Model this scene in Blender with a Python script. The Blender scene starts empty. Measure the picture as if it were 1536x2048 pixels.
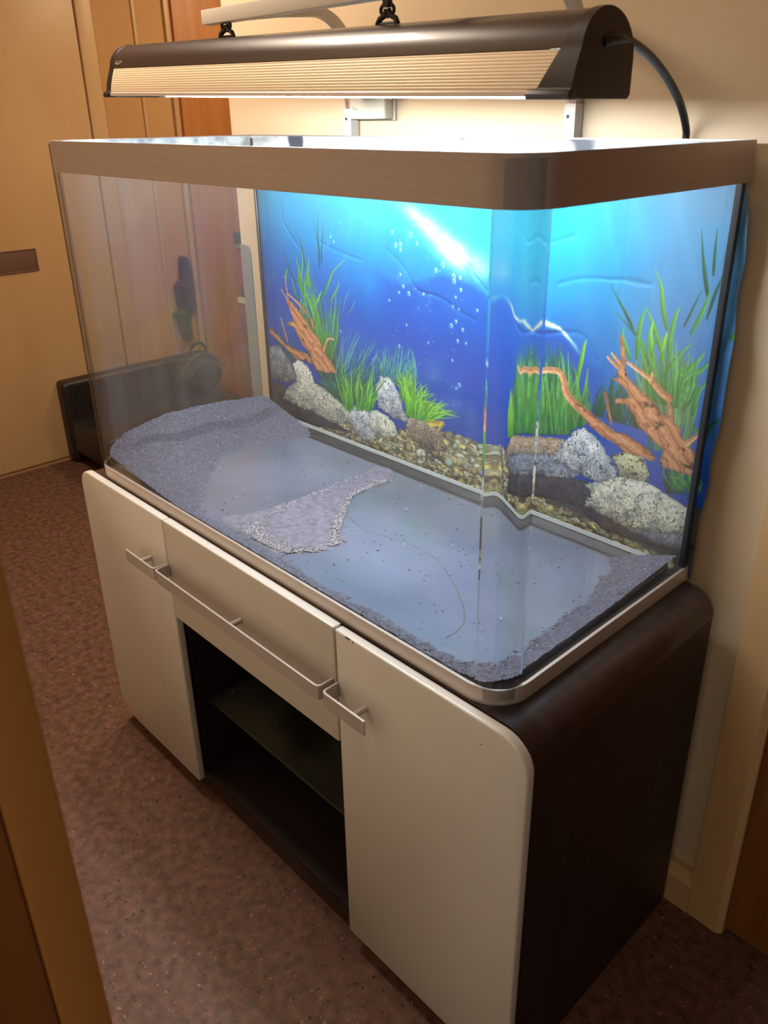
import bpy, bmesh, math, random
import numpy as np
from mathutils import Vector, Matrix

sc = bpy.context.scene
COL = sc.collection
random.seed(7)
rng = np.random.default_rng(11)

# ------------------------------------------------------------------ camera
cam_d = bpy.data.cameras.new('camera')
cam = bpy.data.objects.new('camera', cam_d)
COL.objects.link(cam)
CAM = Vector((1.7308, -0.7009, 1.4818))
yaw, pitch, roll = -0.8095, 0.4232, -0.0131
_d = Vector((math.sin(yaw)*math.cos(pitch), math.cos(yaw)*math.cos(pitch), -math.sin(pitch)))
_r = Vector((math.cos(yaw), -math.sin(yaw), 0))
_u = _r.cross(_d)
_R = _r*math.cos(roll) + _u*math.sin(roll)
_U = -_r*math.sin(roll) + _u*math.cos(roll)
M = Matrix((_R, _U, -_d)).transposed().to_4x4()
M.translation = CAM
cam.matrix_world = M
cam_d.sensor_fit = 'VERTICAL'
cam_d.sensor_height = 36.0
cam_d.lens = 1626.22/2048*36
cam_d.shift_x = -16.77/2048
cam_d.shift_y = -58.79/2048
cam_d.clip_start = 0.02
cam_d.dof.use_dof = True
cam_d.dof.focus_distance = 1.75
cam_d.dof.aperture_fstop = 9.0
sc.camera = cam

# ------------------------------------------------------------------ light and exposure
world = bpy.data.worlds.new('world')
sc.world = world
world.use_nodes = True
world.node_tree.nodes['Background'].inputs[0].default_value = (1.0, 0.80, 0.62, 1)
world.node_tree.nodes['Background'].inputs[1].default_value = 0.18

def area(name, loc, target, size, power, color, size_y=None):
    l = bpy.data.lights.new(name, 'AREA')
    l.energy = power; l.color = color
    l.shape = 'RECTANGLE'; l.size = size; l.size_y = size_y or size
    o = bpy.data.objects.new(name, l); COL.objects.link(o)
    o.location = loc
    o.rotation_euler = (Vector(target)-Vector(loc)).to_track_quat('-Z', 'Y').to_euler()
    return o
area('corridor_ceiling_light', (-0.15, -0.02, 2.44), (-0.15, 0.0, 0), 0.42, 28.5, (1.0, 0.82, 0.65))
area('recess_fill_light', (-0.95, 1.75, 2.44), (-1.0, 1.75, 0), 0.40, 22, (1.0, 0.73, 0.46))  # added fill lamp, out of view, to brighten the recess and wood door
area('doorway_room_light', (2.0, -1.9, 2.40), (1.6, -0.9, 0.4), 0.9, 12, (1.0, 0.86, 0.70))
TUBE_STRENGTH = 150.0

sc.view_settings.view_transform = 'Standard'
sc.view_settings.look = 'None'
sc.view_settings.exposure = 0.0
sc.view_settings.gamma = 1.0
sc.view_settings.use_curve_mapping = False
sc.cycles.use_denoising = True
sc.cycles.max_bounces = 14
sc.cycles.transparent_max_bounces = 24
sc.cycles.transmission_bounces = 12
sc.cycles.caustics_reflective = False
sc.cycles.sample_clamp_indirect = 4.0

# ------------------------------------------------------------------ helpers
def lin(c):
    return tuple(((x/255)/12.92 if x/255 <= 0.04045 else ((x/255+0.055)/1.055)**2.4) for x in c)
def rgba(c): return (*lin(c), 1)

def mat(name, col, rough=0.5, metal=0.0, spec=0.5, coat=0.0, emit=None, estr=0.0):
    m = bpy.data.materials.new(name); m.use_nodes = True
    b = m.node_tree.nodes['Principled BSDF']
    b.inputs['Base Color'].default_value = rgba(col)
    b.inputs['Roughness'].default_value = rough
    b.inputs['Metallic'].default_value = metal
    b.inputs['Specular IOR Level'].default_value = spec
    b.inputs['Coat Weight'].default_value = coat
    b.inputs['Coat Roughness'].default_value = 0.08
    if emit:
        b.inputs['Emission Color'].default_value = (*emit, 1)
        b.inputs['Emission Strength'].default_value = estr
    return m

def nodes(m): return m.node_tree.nodes, m.node_tree.links, m.node_tree.nodes['Principled BSDF']

def add_noise(m, c1, c2, scale=(5, 5, 5), detail=4, lo=0.35, hi=0.65, bump=0.0, bscale=None, dist=0.0):
    """two-colour object-space noise on the base colour, optional bump"""
    n, l, b = nodes(m)
    tc = n.new('ShaderNodeTexCoord'); mp = n.new('ShaderNodeMapping')
    mp.inputs['Scale'].default_value = scale
    l.new(tc.outputs['Object'], mp.inputs['Vector'])
    t = n.new('ShaderNodeTexNoise'); t.inputs['Scale'].default_value = 1.0
    t.inputs['Detail'].default_value = detail; t.inputs['Distortion'].default_value = dist
    l.new(mp.outputs[0], t.inputs['Vector'])
    r = n.new('ShaderNodeValToRGB')
    r.color_ramp.elements[0].position = lo; r.color_ramp.elements[0].color = rgba(c1)
    r.color_ramp.elements[1].position = hi; r.color_ramp.elements[1].color = rgba(c2)
    l.new(t.outputs['Fac'], r.inputs[0]); l.new(r.outputs[0], b.inputs['Base Color'])
    if bump:
        bp = n.new('ShaderNodeBump'); bp.inputs['Strength'].default_value = bump
        bp.inputs['Distance'].default_value = 0.002
        src = t
        if bscale:
            src = n.new('ShaderNodeTexNoise'); src.inputs['Scale'].default_value = bscale
            src.inputs['Detail'].default_value = 3
            l.new(tc.outputs['Object'], src.inputs['Vector'])
        l.new(src.outputs['Fac'], bp.inputs['Height']); l.new(bp.outputs[0], b.inputs['Normal'])
    return m, r, t

def mix_speck(m, src_socket, col, scale, thr, soft=0.03):
    """sparse specks of another colour over the base colour"""
    n, l, b = nodes(m)
    tc = n.new('ShaderNodeTexCoord')
    t = n.new('ShaderNodeTexNoise'); t.inputs['Scale'].default_value = scale; t.inputs['Detail'].default_value = 2
    l.new(tc.outputs['Object'], t.inputs['Vector'])
    r = n.new('ShaderNodeValToRGB')
    r.color_ramp.elements[0].position = thr; r.color_ramp.elements[1].position = thr+soft
    l.new(t.outputs['Fac'], r.inputs[0])
    mx = n.new('ShaderNodeMix'); mx.data_type = 'RGBA'
    l.new(r.outputs[0], mx.inputs[0])
    if src_socket: l.new(src_socket, mx.inputs[6])
    else: mx.inputs[6].default_value = b.inputs['Base Color'].default_value
    mx.inputs[7].default_value = rgba(col)
    l.new(mx.outputs[2], b.inputs['Base Color'])
    return mx.outputs[2]

LOCAL = set()   # things whose parts are modelled in the thing's own frame
def link(name, me, m, parent=None, loc=None, rot=None, smooth=False):
    o = bpy.data.objects.new(name, me); COL.objects.link(o)
    if m: me.materials.append(m)
    if parent:
        o.parent = parent
        if parent.parent is None and parent.type == 'EMPTY' and parent not in LOCAL:
            o.matrix_parent_inverse = Matrix.Translation(-parent.location)
    if loc: o.location = loc
    if rot: o.rotation_euler = rot
    if smooth:
        for p in me.polygons: p.use_smooth = True
        me.set_sharp_from_angle(angle=math.radians(38))
    return o

def from_bm(name, bm, m, parent=None, loc=None, rot=None, smooth=False):
    bmesh.ops.recalc_face_normals(bm, faces=bm.faces)
    me = bpy.data.meshes.new(name); bm.to_mesh(me); bm.free()
    return link(name, me, m, parent, loc, rot, smooth)

def bm_box(bm, x0, x1, y0, y1, z0, z1, bev=0.0, seg=2):
    r = bmesh.ops.create_cube(bm, size=1.0)
    vs = r['verts']
    for v in vs:
        v.co = Vector(((x0+x1)/2+v.co.x*(x1-x0), (y0+y1)/2+v.co.y*(y1-y0), (z0+z1)/2+v.co.z*(z1-z0)))
    if bev:
        es = {e for v in vs for e in v.link_edges}
        bmesh.ops.bevel(bm, geom=list(es), offset=bev, segments=seg, affect='EDGES', profile=0.6)

def box(name, x0, x1, y0, y1, z0, z1, m, parent=None, bev=0.0, seg=2):
    bm = bmesh.new(); bm_box(bm, x0, x1, y0, y1, z0, z1, bev, seg)
    return from_bm(name, bm, m, parent, smooth=bev > 0)

def bm_prism(bm, prof, a0, a1, axis='x'):
    """extrude a closed 2-D profile along an axis; a0/a1 may be functions of the profile point"""
    f = lambda a, p: a(p) if callable(a) else a
    def P(a, p):
        return {'x': (a, p[0], p[1]), 'y': (p[0], a, p[1]), 'z': (p[0], p[1], a)}[axis]
    A = [bm.verts.new(P(f(a0, p), p)) for p in prof]
    B = [bm.verts.new(P(f(a1, p), p)) for p in prof]
    n = len(prof)
    for i in range(n):
        j = (i+1) % n
        bm.faces.new((A[i], A[j], B[j], B[i]))
    bm.faces.new(A[::-1]); bm.faces.new(B)

def prism(name, prof, a0, a1, axis, m, parent=None, smooth=True, bev=0.0):
    bm = bmesh.new(); bm_prism(bm, prof, a0, a1, axis)
    if bev:
        bmesh.ops.recalc_face_normals(bm, faces=bm.faces)
        es = [e for e in bm.edges if len(e.link_faces) == 2 and e.calc_face_angle(0) > math.radians(50)]
        bmesh.ops.bevel(bm, geom=es, offset=bev, segments=3, affect='EDGES', profile=0.6)
    return from_bm(name, bm, m, parent, smooth=smooth)

def bm_tube(bm, pts, rad, seg=10, cap=True):
    pts = [Vector(p) for p in pts]
    rads = rad if isinstance(rad, (list, tuple)) else [rad]*len(pts)
    rings = []
    t0 = (pts[1]-pts[0]).normalized()
    up = Vector((0, 0, 1)) if abs(t0.z) < 0.9 else Vector((0, 1, 0))
    n = t0.cross(up).normalized()
    for i, p in enumerate(pts):
        t = (pts[min(i+1, len(pts)-1)]-pts[max(i-1, 0)]).normalized()
        n = (n-t*n.dot(t)).normalized(); b = t.cross(n)
        rings.append([bm.verts.new(p+(n*math.cos(2*math.pi*k/seg)+b*math.sin(2*math.pi*k/seg))*rads[i]) for k in range(seg)])
    for a, c in zip(rings[:-1], rings[1:]):
        for k in range(seg):
            bm.faces.new((a[k], a[(k+1) % seg], c[(k+1) % seg], c[k]))
    if cap:
        bm.faces.new(rings[0][::-1]); bm.faces.new(rings[-1])

def tube(name, pts, rad, m, parent=None, seg=10):
    bm = bmesh.new(); bm_tube(bm, pts, rad, seg)
    return from_bm(name, bm, m, parent, smooth=True)

def spline(pts, n=8):
    """Catmull-Rom through points"""
    P = [Vector(p) for p in pts]; out = []
    for i in range(len(P)-1):
        p0 = P[max(i-1, 0)]; p1 = P[i]; p2 = P[i+1]; p3 = P[min(i+2, len(P)-1)]
        for k in range(n):
            t = k/n
            out.append(0.5*((2*p1)+(p2-p0)*t+(2*p0-5*p1+4*p2-p3)*t*t+(3*p1-p0-3*p2+p3)*t**3))
    out.append(P[-1]); return out

def thing(name, label, cat, loc=(0, 0, 0), rot=None, group=None):
    o = bpy.data.objects.new(name, None); COL.objects.link(o)
    o.empty_display_size = 0.05
    o.location = loc
    if rot: o.rotation_euler = rot
    o['label'] = label; o['category'] = cat
    if group: o['group'] = group
    return o
def tag(o, label, cat):
    o['label'] = label; o['category'] = cat; return o
def struct(o):
    o['kind'] = 'structure'; return o

# ------------------------------------------------------------------ materials
M_wall = mat('cream_wall_paint', (190, 146, 92), 0.75); add_noise(M_wall, (186, 142, 88), (194, 150, 96), (1.5, 1.5, 1.5), 3, bump=0.12, bscale=260)
M_wallback = mat('pale_wall_paint', (208, 187, 156), 0.7); add_noise(M_wallback, (200, 176, 142), (208, 186, 154), (2, 2, 2), 3, bump=0.12, bscale=240)
M_trim = mat('cream_gloss_paint', (206, 184, 150), 0.38); add_noise(M_trim, (192, 154, 106), (201, 165, 118), (4, 4, 1.2), 3)
M_ceil = mat('ceiling_white', (225, 218, 205), 0.9)
M_wood = mat('varnished_wood', (168, 104, 48), 0.45)
add_noise(M_wood, (164, 100, 44), (190, 128, 64), (14, 14, 0.9), 5, 0.3, 0.7, dist=0.6)
M_wooddark = mat('amber_door_wood', (140, 88, 40), 0.42)
add_noise(M_wooddark, (122, 74, 32), (158, 100, 48), (9, 9, 0.8), 5, 0.3, 0.7, dist=0.8)
M_floor = mat('speckled_brown_floor', (104, 70, 56), 0.62)
_m, _rmp, _t = add_noise(M_floor, (74, 47, 35), (112, 77, 60), (46, 46, 46), 5, 0.33, 0.68, bump=0.18, bscale=320)
_s = mix_speck(M_floor, _rmp.outputs[0], (142, 108, 86), 95, 0.66, 0.05)
_s = mix_speck(M_floor, _s, (38, 22, 18), 70, 0.665, 0.04)
M_white = mat('cream_lacquer', (222, 208, 186), 0.3, coat=0.35)
add_noise(M_white, (210, 206, 199), (217, 213, 207), (3, 3, 3), 2)
_n = nodes(M_white)[0]
mix_speck(M_white, [x for x in _n if x.type == 'VALTORGB'][0].outputs[0], (70, 52, 40), 60, 0.795, 0.01)
M_wenge = mat('wenge_veneer', (42, 28, 27), 0.36, coat=0.3)
add_noise(M_wenge, (33, 21, 20), (51, 35, 33), (3, 60, 60), 5, 0.3, 0.7, dist=0.3, bump=0.12)
M_wengeside = mat('wenge_side_veneer', (40, 25, 22), 0.5)
add_noise(M_wengeside, (34, 20, 17), (50, 32, 27), (40, 40, 2.2), 5, 0.3, 0.7, dist=0.3, bump=0.1)
M_dark = mat('dark_interior_board', (30, 18, 16), 0.55)
M_alu = mat('brushed_aluminium_trim', (164, 150, 142), 0.40, metal=0.6)
add_noise(M_alu, (166, 155, 150), (173, 162, 157), (1.5, 1.5, 420), 2, 0.3, 0.7, bump=0.0)
M_alul = mat('satin_silver_trim', (206, 194, 184), 0.36, metal=0.5)
M_handle = mat('satin_nickel', (196, 190, 188), 0.36, metal=0.4)
M_hood = mat('satin_brown_black_plastic', (52, 38, 32), 0.34, coat=0.15)
M_cap = mat('black_plastic_cap', (28, 20, 17), 0.42)
M_rib = mat('ribbed_aluminium', (206, 186, 156), 0.5, metal=0.3)
M_refl = mat('white_reflector', (230, 235, 245), 0.25, metal=0.4)
M_tube = mat('fluorescent_tube', (240, 245, 255), 0.3, emit=(0.86, 0.93, 1.0), estr=TUBE_STRENGTH)
M_black = mat('black_rubber', (16, 15, 15), 0.5)
M_cord = mat('black_cord', (26, 27, 28), 0.45)
M_frame = mat('white_painted_tube', (204, 198, 188), 0.4)
M_rust = mat('rusty_tube', (150, 120, 104), 0.7); add_noise(M_rust, (126, 92, 74), (186, 172, 166), (90, 90, 40), 4, 0.4, 0.6)
M_leather = mat('black_leather', (30, 24, 23), 0.42); add_noise(M_leather, (26, 20, 19), (36, 29, 27), (30, 30, 30), 3, bump=0.2, bscale=180)
M_plastic = mat('white_plastic', (196, 190, 172), 0.45)
M_bronze = mat('brown_metal_plate', (140, 108, 92), 0.4, metal=0.5)
M_seal = mat('black_silicone', (30, 31, 36), 0.4)
M_sealgrey = mat('grey_silicone', (60, 64, 70), 0.4); add_noise(M_sealgrey, (24, 26, 30), (50, 54, 58), (30, 120, 120), 4, 0.36, 0.7)

# thin glass sheet: clear, Fresnel-weighted mirror, a little dust
def glass_mat(name, tint, dust=0.03, dustcol=(190, 200, 210), streak=(3, 3, 0.8)):
    m = bpy.data.materials.new(name); m.use_nodes = True
    n, l = m.node_tree.nodes, m.node_tree.links
    n.remove(n['Principled BSDF']); out = n['Material Output']
    tr = n.new('ShaderNodeBsdfTransparent'); tr.inputs[0].default_value = (*tint, 1)
    gl = n.new('ShaderNodeBsdfGlossy'); gl.inputs['Roughness'].default_value = 0.0
    lw = n.new('ShaderNodeLayerWeight'); lw.inputs[0].default_value = 0.5
    pw = n.new('ShaderNodeMath'); pw.operation = 'POWER'; pw.inputs[1].default_value = 5
    l.new(lw.outputs['Facing'], pw.inputs[0])
    ma = n.new('ShaderNodeMath'); ma.operation = 'MULTIPLY_ADD'; ma.inputs[1].default_value = 0.9; ma.inputs[2].default_value = 0.04
    l.new(pw.outputs[0], ma.inputs[0])
    mx = n.new('ShaderNodeMixShader'); l.new(ma.outputs[0], mx.inputs[0]); l.new(tr.outputs[0], mx.inputs[1]); l.new(gl.outputs[0], mx.inputs[2])
    df = n.new('ShaderNodeBsdfDiffuse'); df.inputs[0].default_value = rgba(dustcol)
    tl = n.new('ShaderNodeBsdfTranslucent'); tl.inputs[0].default_value = rgba(dustcol)
    dd = n.new('ShaderNodeMixShader'); dd.inputs[0].default_value = 0.5
    l.new(df.outputs[0], dd.inputs[1]); l.new(tl.outputs[0], dd.inputs[2])
    tc = n.new('ShaderNodeTexCoord'); mp = n.new('ShaderNodeMapping'); mp.inputs['Scale'].default_value = streak
    l.new(tc.outputs['Object'], mp.inputs[0])
    nz = n.new('ShaderNodeTexNoise'); nz.inputs['Scale'].default_value = 2.2; nz.inputs['Detail'].default_value = 4
    l.new(mp.outputs[0], nz.inputs['Vector'])
    rp = n.new('ShaderNodeMapRange'); rp.inputs[1].default_value = 0.35; rp.inputs[2].default_value = 0.75
    rp.inputs[3].default_value = dust*0.35; rp.inputs[4].default_value = dust*1.6
    l.new(nz.outputs['Fac'], rp.inputs[0])
    m2 = n.new('ShaderNodeMixShader'); l.new(rp.outputs[0], m2.inputs[0]); l.new(mx.outputs[0], m2.inputs[1]); l.new(dd.outputs[0], m2.inputs[2])
    l.new(m2.outputs[0], out.inputs[0])
    return m
M_glass = glass_mat('tank_glass', (0.985, 0.995, 0.99), 0.012)
M_glassleft = glass_mat('smeared_left_glass', (0.97, 0.985, 0.98), 0.05, streak=(3, 9, 0.5))
M_shelfglass = glass_mat('dusty_shelf_glass', (0.70, 0.80, 0.76), 0.24, (150, 152, 142), (4, 4, 4))
M_bent = bpy.data.materials.new('bent_corner_glass'); M_bent.use_nodes = True
_b = M_bent.node_tree.nodes['Principled BSDF']
_b.inputs['Base Color'].default_value = (0.97, 0.99, 0.985, 1); _b.inputs['Roughness'].default_value = 0.0
_b.inputs['Transmission Weight'].default_value = 1.0; _b.inputs['IOR'].default_value = 1.5
M_brace = mat('limescaled_brace_glass', (205, 212, 210), 0.35)
_m, _rmp, _t = add_noise(M_brace, (120, 130, 136), (198, 202, 198), (9, 30, 30), 5, 0.35, 0.6)
mix_speck(M_brace, _rmp.outputs[0], (52, 56, 66), 7, 0.60, 0.05)
M_bottom = mat('wet_tank_bottom', (80, 90, 100), 0.12, spec=0.9, coat=0.3)
_m, _rmp, _t = add_noise(M_bottom, (76, 87, 98), (118, 126, 148), (3, 4, 3), 4, 0.22, 0.80, dist=0.4)
_s = mix_speck(M_bottom, _rmp.outputs[0], (170, 178, 192), 48, 0.735, 0.03)
_s = mix_speck(M_bottom, _s, (36, 40, 46), 110, 0.70, 0.02)
_n, _l, _b = nodes(M_bottom)
_rr = _n.new('ShaderNodeMapRange'); _rr.inputs[1].default_value = 0.4; _rr.inputs[2].default_value = 0.62
_rr.inputs[3].default_value = 0.20; _rr.inputs[4].default_value = 0.27
_l.new(_t.outputs['Fac'], _rr.inputs[0]); _l.new(_rr.outputs[0], _b.inputs['Roughness'])

# ------------------------------------------------------------------ room shell
WY = 0.545      # back wall face
LX = -1.95      # left wall face
struct(box('floor', -2.1, 3.4, -2.6, 3.2, -0.06, 0.0, M_floor))
struct(box('ceiling', -2.1, 3.4, -2.6, 3.2, 2.5, 2.56, M_ceil))
# back wall: solid block whose left end is the corner of the recess, broken by the doorway on the right
wb = box('wall_back', -0.142, 1.31, WY, 0.80, 0, 2.5, M_wallback); struct(wb)
wb2 = box('wall_back', 1.31, 2.25, WY, 0.80, 2.06, 2.5, M_wallback); struct(wb2)
wb3 = box('wall_back', 2.25, 3.4, WY, 0.80, 0, 2.5, M_wallback); struct(wb3)
struct(box('wall_left', LX-0.12, LX, -2.6, 3.2, 0, 2.5, M_wall))
struct(box('wall_rear', LX, 3.4, 3.1, 3.2, 0, 2.5, M_wall))
struct(box('wall_front', LX, 1.28, -0.72, -0.60, 0, 2.5, M_wallback))
# near doorway: painted jamb and the wood strip behind it
M_jamb = mat('ochre_jamb_paint', (186, 128, 62), 0.5)
jamb = box('trim_1', 1.262, 1.311, -0.622, -0.589, 0, 2.1, M_jamb, bev=0.004); struct(jamb)
jw = box('trim_2', 1.262, 1.3095, -0.76, -0.6225, 0, 2.1, M_wooddark, bev=0.003); struct(jw)
# baseboard right of the cabinet
prof = [(WY, 0), (0.512, 0), (0.512, 0.072), (0.517, 0.080), (0.530, 0.089), (WY, 0.089)]
struct(prism('baseboard_back', prof, -0.13, 1.3055, 'x', M_trim, smooth=False))
# architrave and wood door on the right
prof = [(1.306, WY), (1.306, 0.513), (1.366, 0.511), (1.372, 0.514), (1.378, 0.517), (1.378, WY)]
struct(prism('trim_3', prof, 0, 2.10, 'z', M_trim, smooth=False))
d2 = box('door_2', 1.379, 2.22, 0.525, 0.569, 0.012, 2.05, M_wooddark, bev=0.003); struct(d2)
# left wall: cream flush door, architrave, narrow fillet, wood door
d1 = box('door_1', LX-0.02, LX+0.012, 0.10, 1.022, 0.022, 2.04, M_trim, bev=0.004); struct(d1)
pl = box('push_plate', LX+0.0125, LX+0.0165, 0.20, 0.687, 0.892, 0.982, M_bronze, parent=d1, bev=0.0012); pl['label'] = 'brown metal push plate'
fr = bmesh.new()
for a, b_, c, d_ in ((0.20, 0.687, 0.979, 0.983), (0.20, 0.687, 0.891, 0.895), (0.683, 0.688, 0.891, 0.983)):
    bm_box(fr, LX+0.0125, LX+0.019, a, b_, c, d_, 0.0008, 1)
f_ = from_bm('plate_rim', fr, M_bronze, parent=pl)
struct(box('trim_4', LX, LX+0.022, 1.026, 1.096, 0, 2.11, M_trim, bev=0.005))
struct(box('trim_5', LX, LX+0.009, 1.285, 1.302, 0, 2.5, M_trim, bev=0.003))
d3 = box('door_3', LX, LX+0.035, 1.465, 2.30, 0.01, 2.06, M_wood, bev=0.003); struct(d3)
struct(box('trim_6', LX, LX+0.018, 1.437, 1.4648, 0, 2.1, M_trim, bev=0.003))

# ------------------------------------------------------------------ cabinet
cab = thing('aquarium_cabinet', 'white and dark wenge aquarium cabinet with curved corners standing under the glass tank', 'cabinet', (0.61, 0.24, 0))
CX0, CX1, CZ = -0.040, 1.2595, 0.740
RR = 0.047
def carc(rad, ins=0.0):
    pts = []
    for k in range(9):
        a = math.pi - (math.pi/2)*k/8
        pts.append((CX0+RR+(RR-ins)*math.cos(a), CZ-RR+(RR-ins)*math.sin(a)))
    for k in range(9):
        a = math.pi/2 - (math.pi/2)*k/8
        pts.append((CX1-RR+(RR-ins)*math.cos(a), CZ-RR+(RR-ins)*math.sin(a)))
    return pts
outer = carc(RR); inner = carc(RR, 0.020)
top = outer + inner[::-1]
prism('top_panel', top, -0.003, 0.503, 'y', M_wenge, cab)
box('side_panel', CX1-0.0195, CX1-0.0008, -0.003, 0.503, 0.004, CZ-RR-0.0022, M_wengeside, cab, 0.001, 1)
box('side_panel', CX0+0.0008, CX0+0.0195, -0.003, 0.503, 0.004, CZ-RR-0.0022, M_wengeside, cab, 0.001, 1)
box('divider', 0.327, 0.343, 0.002, 0.485, 0.063, 0.7195, M_dark, cab)
box('divider', 0.882, 0.898, 0.002, 0.485, 0.063, 0.7195, M_dark, cab)
box('back_panel', CX0+0.02, CX1-0.02, 0.486, 0.500, 0.063, 0.7195, M_dark, cab)
box('bottom_panel', CX0+0.02, CX1-0.02, 0.0, 0.500, 0.045, 0.0625, M_dark, cab)
box('plinth', CX0+0.022, CX1-0.022, 0.004, 0.022, 0.0, 0.0448, M_wenge, cab)
box('back_ledge', 0.27, 0.94, 0.5035, 0.543, 0.722, 0.740, M_dark, cab)
sh = box('glass_shelf', 0.3435, 0.8815, 0.028, 0.44, 0.256, 0.262, M_shelfglass, cab, 0.0008, 1)
for sx in (0.346, 0.879):
    for sy in (0.09, 0.38):
        s_ = tube('shelf_pin', [(sx-0.0025, sy, 0.252), (sx+0.0025, sy, 0.252)], 0.0035, M_handle, cab, 8)

def round_panel(name, x0, x1, z0, z1, radii, y0, y1, m, parent, bev=0.0035):
    """flat door leaf; radii = bottom-left, bottom-right, top-right, top-left"""
    prof = []
    for (cx, cz, r, a0) in ((x0, z0, radii[0], 180), (x1, z0, radii[1], 270), (x1, z1, radii[2], 0), (x0, z1, radii[3], 90)):
        if r <= 0: prof.append((cx, cz)); continue
        ox = cx+r if cx == x0 else cx-r
        oz = cz+r if cz == z0 else cz-r
        for k in range(9):
            a = math.radians(a0+90*k/8)
            prof.append((ox+r*math.cos(a), oz+r*math.sin(a)))
    bm = bmesh.new(); bm_prism(bm, prof, y0, y1, 'y')
    bmesh.ops.recalc_face_normals(bm, faces=bm.faces)
    es = [e for e in bm.edges if len(e.link_faces) == 2 and any(len(f.verts) > 8 for f in e.link_faces)]
    if not es: es = [e for e in bm.edges]
    bmesh.ops.bevel(bm, geom=es, offset=bev, segments=3, affect='EDGES', profile=0.5)
    return from_bm(name, bm, m, parent, smooth=True)
def box4(name, x0, x1, z0, z1, y0, y1, m, parent, bev):
    return box(name, x0, x1, y0, y1, z0, z1, m, parent, bev, 3)
dl = round_panel('door', -0.0445, 0.3385, 0.043, 0.7415, (0.062, 0.003, 0.003, 0.042), -0.022, -0.0045, M_white, cab)
dr = round_panel('door', 0.8805, 1.2655, 0.043, 0.7395, (0.003, 0.05, 0.050, 0.003), -0.022, -0.0045, M_white, cab)
for a_, b_, c_, d_, dd in ((0.2345, 0.2353, 0.268, 0.284, dl), (0.9065, 0.9175, 0.7360, 0.7385, dr), (0.9225, 0.9262, 0.7345, 0.7368, dr), (1.186, 1.1885, 0.700, 0.7015, dr)):
    k_ = box('paint_chip', a_, b_, -0.0223, -0.0215, c_, d_, M_dark, dd); k_['label'] = 'dark chip in the lacquer'
dw = box4('drawer', 0.3415, 0.8775, 0.508, 0.7415, -0.0225, -0.0045, M_white, cab, 0.003)

def strip_handle(name, path, parent, pegs, z0=0.612, z1=0.640, th=0.0038):
    """flat bar bent in plan along path (x,y), standing off the leaf, with round pegs"""
    pts = [Vector((p[0], p[1], 0)) for p in path]
    L, R = [], []
    for i, p in enumerate(pts):
        a = (pts[i]-pts[i-1]).normalized() if i else (pts[1]-pts[0]).normalized()
        b = (pts[i+1]-pts[i]).normalized() if i < len(pts)-1 else a
        n1 = Vector((-a.y, a.x, 0)); n2 = Vector((-b.y, b.x, 0)); nn = (n1+n2).normalized()
        k = (th/2)/max(0.4, nn.dot(n1))
        L.append(p+nn*k); R.append(p-nn*k)
    prof = [(v.x, v.y) for v in L]+[(v.x, v.y) for v in R[::-1]]
    bm = bmesh.new(); bm_prism(bm, prof, z0, z1, 'z')
    bmesh.ops.recalc_face_normals(bm, faces=bm.faces)
    h = from_bm(name, bm, M_handle, parent, smooth=True)
    for px in pegs:
        bmp = bmesh.new(); bm_tube(bmp, [(px, -0.0225, 0.624), (px, -0.0525, 0.624)], 0.0055, 12)
        # pegs belong to the handle: joined into the same part
        me = bpy.data.meshes.new('peg'); bmesh.ops.recalc_face_normals(bmp, faces=bmp.faces); bmp.to_mesh(me); bmp.free()
        b2 = bmesh.new(); b2.from_mesh(h.data); b2.from_mesh(me); b2.to_mesh(h.data); b2.free()
    return h
YF = -0.0555
def bend(x0, y0, x1, y1, r=0.006):
    return [(x0, y0)]
strip_handle('handle', [(0.220, YF), (0.330, YF), (0.3355, YF+0.002), (0.3375, YF+0.007), (0.3375, -0.0225)], dl, [0.264])
strip_handle('handle', [(0.3440, -0.0230), (0.3440, YF+0.007), (0.346, YF+0.002), (0.3515, YF), (0.864, YF), (0.8695, YF+0.002), (0.8715, YF+0.007), (0.8715, -0.0230)], dw, [0.602])
strip_handle('handle', [(0.8830, -0.0225), (0.8830, YF+0.007), (0.885, YF+0.002), (0.8905, YF), (0.984, YF)], dr, [0.951], 0.609, 0.637)

# ------------------------------------------------------------------ tank
TL, TD, TR = 1.20, 0.5135, 0.062
Z0, Z1, Z2, Z3 = 0.7405, 0.767, 1.3905, 1.4465
tank = thing('aquarium_tank', 'large empty glass aquarium with rounded front corners and brushed metal rims standing on the cabinet', 'aquarium', (0.60, 0.25, Z0))
def outline(off, y_back=TD, n=12, r=TR):
    p = [(off, y_back)]
    rr = r-off
    for k in range(n+1):
        a = math.pi+(math.pi/2)*k/n
        p.append((r+rr*math.cos(a), r+rr*math.sin(a)))
    for k in range(n+1):
        a = 1.5*math.pi+(math.pi/2)*k/n
        p.append((TL-r+rr*math.cos(a), r+rr*math.sin(a)))
    p.append((TL-off, y_back))
    return p
def band(name, o0, o1, z0, z1, m, parent, yb=TD, bev=0.0012):
    A, B = outline(o0, yb), outline(o1, yb)
    bm = bmesh.new()
    rows = []
    for (q, z) in ((A, z0), (A, z1), (B, z1), (B, z0)):
        rows.append([bm.verts.new((x, y, z)) for x, y in q])
    n = len(A)
    for k in range(4):
        a, b = rows[k], rows[(k+1) % 4]
        for i in range(n-1): bm.faces.new((a[i], a[i+1], b[i+1], b[i]))
    bm.faces.new([r_[0] for r_ in rows]); bm.faces.new([r_[-1] for r_ in rows][::-1])
    return from_bm(name, bm, m, parent, smooth=True)
band('bottom_trim', 0.0, 0.005, Z0, Z1, M_alul, tank)
band('top_trim', 0.0, 0.005, Z2, Z3, M_alu, tank)
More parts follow.
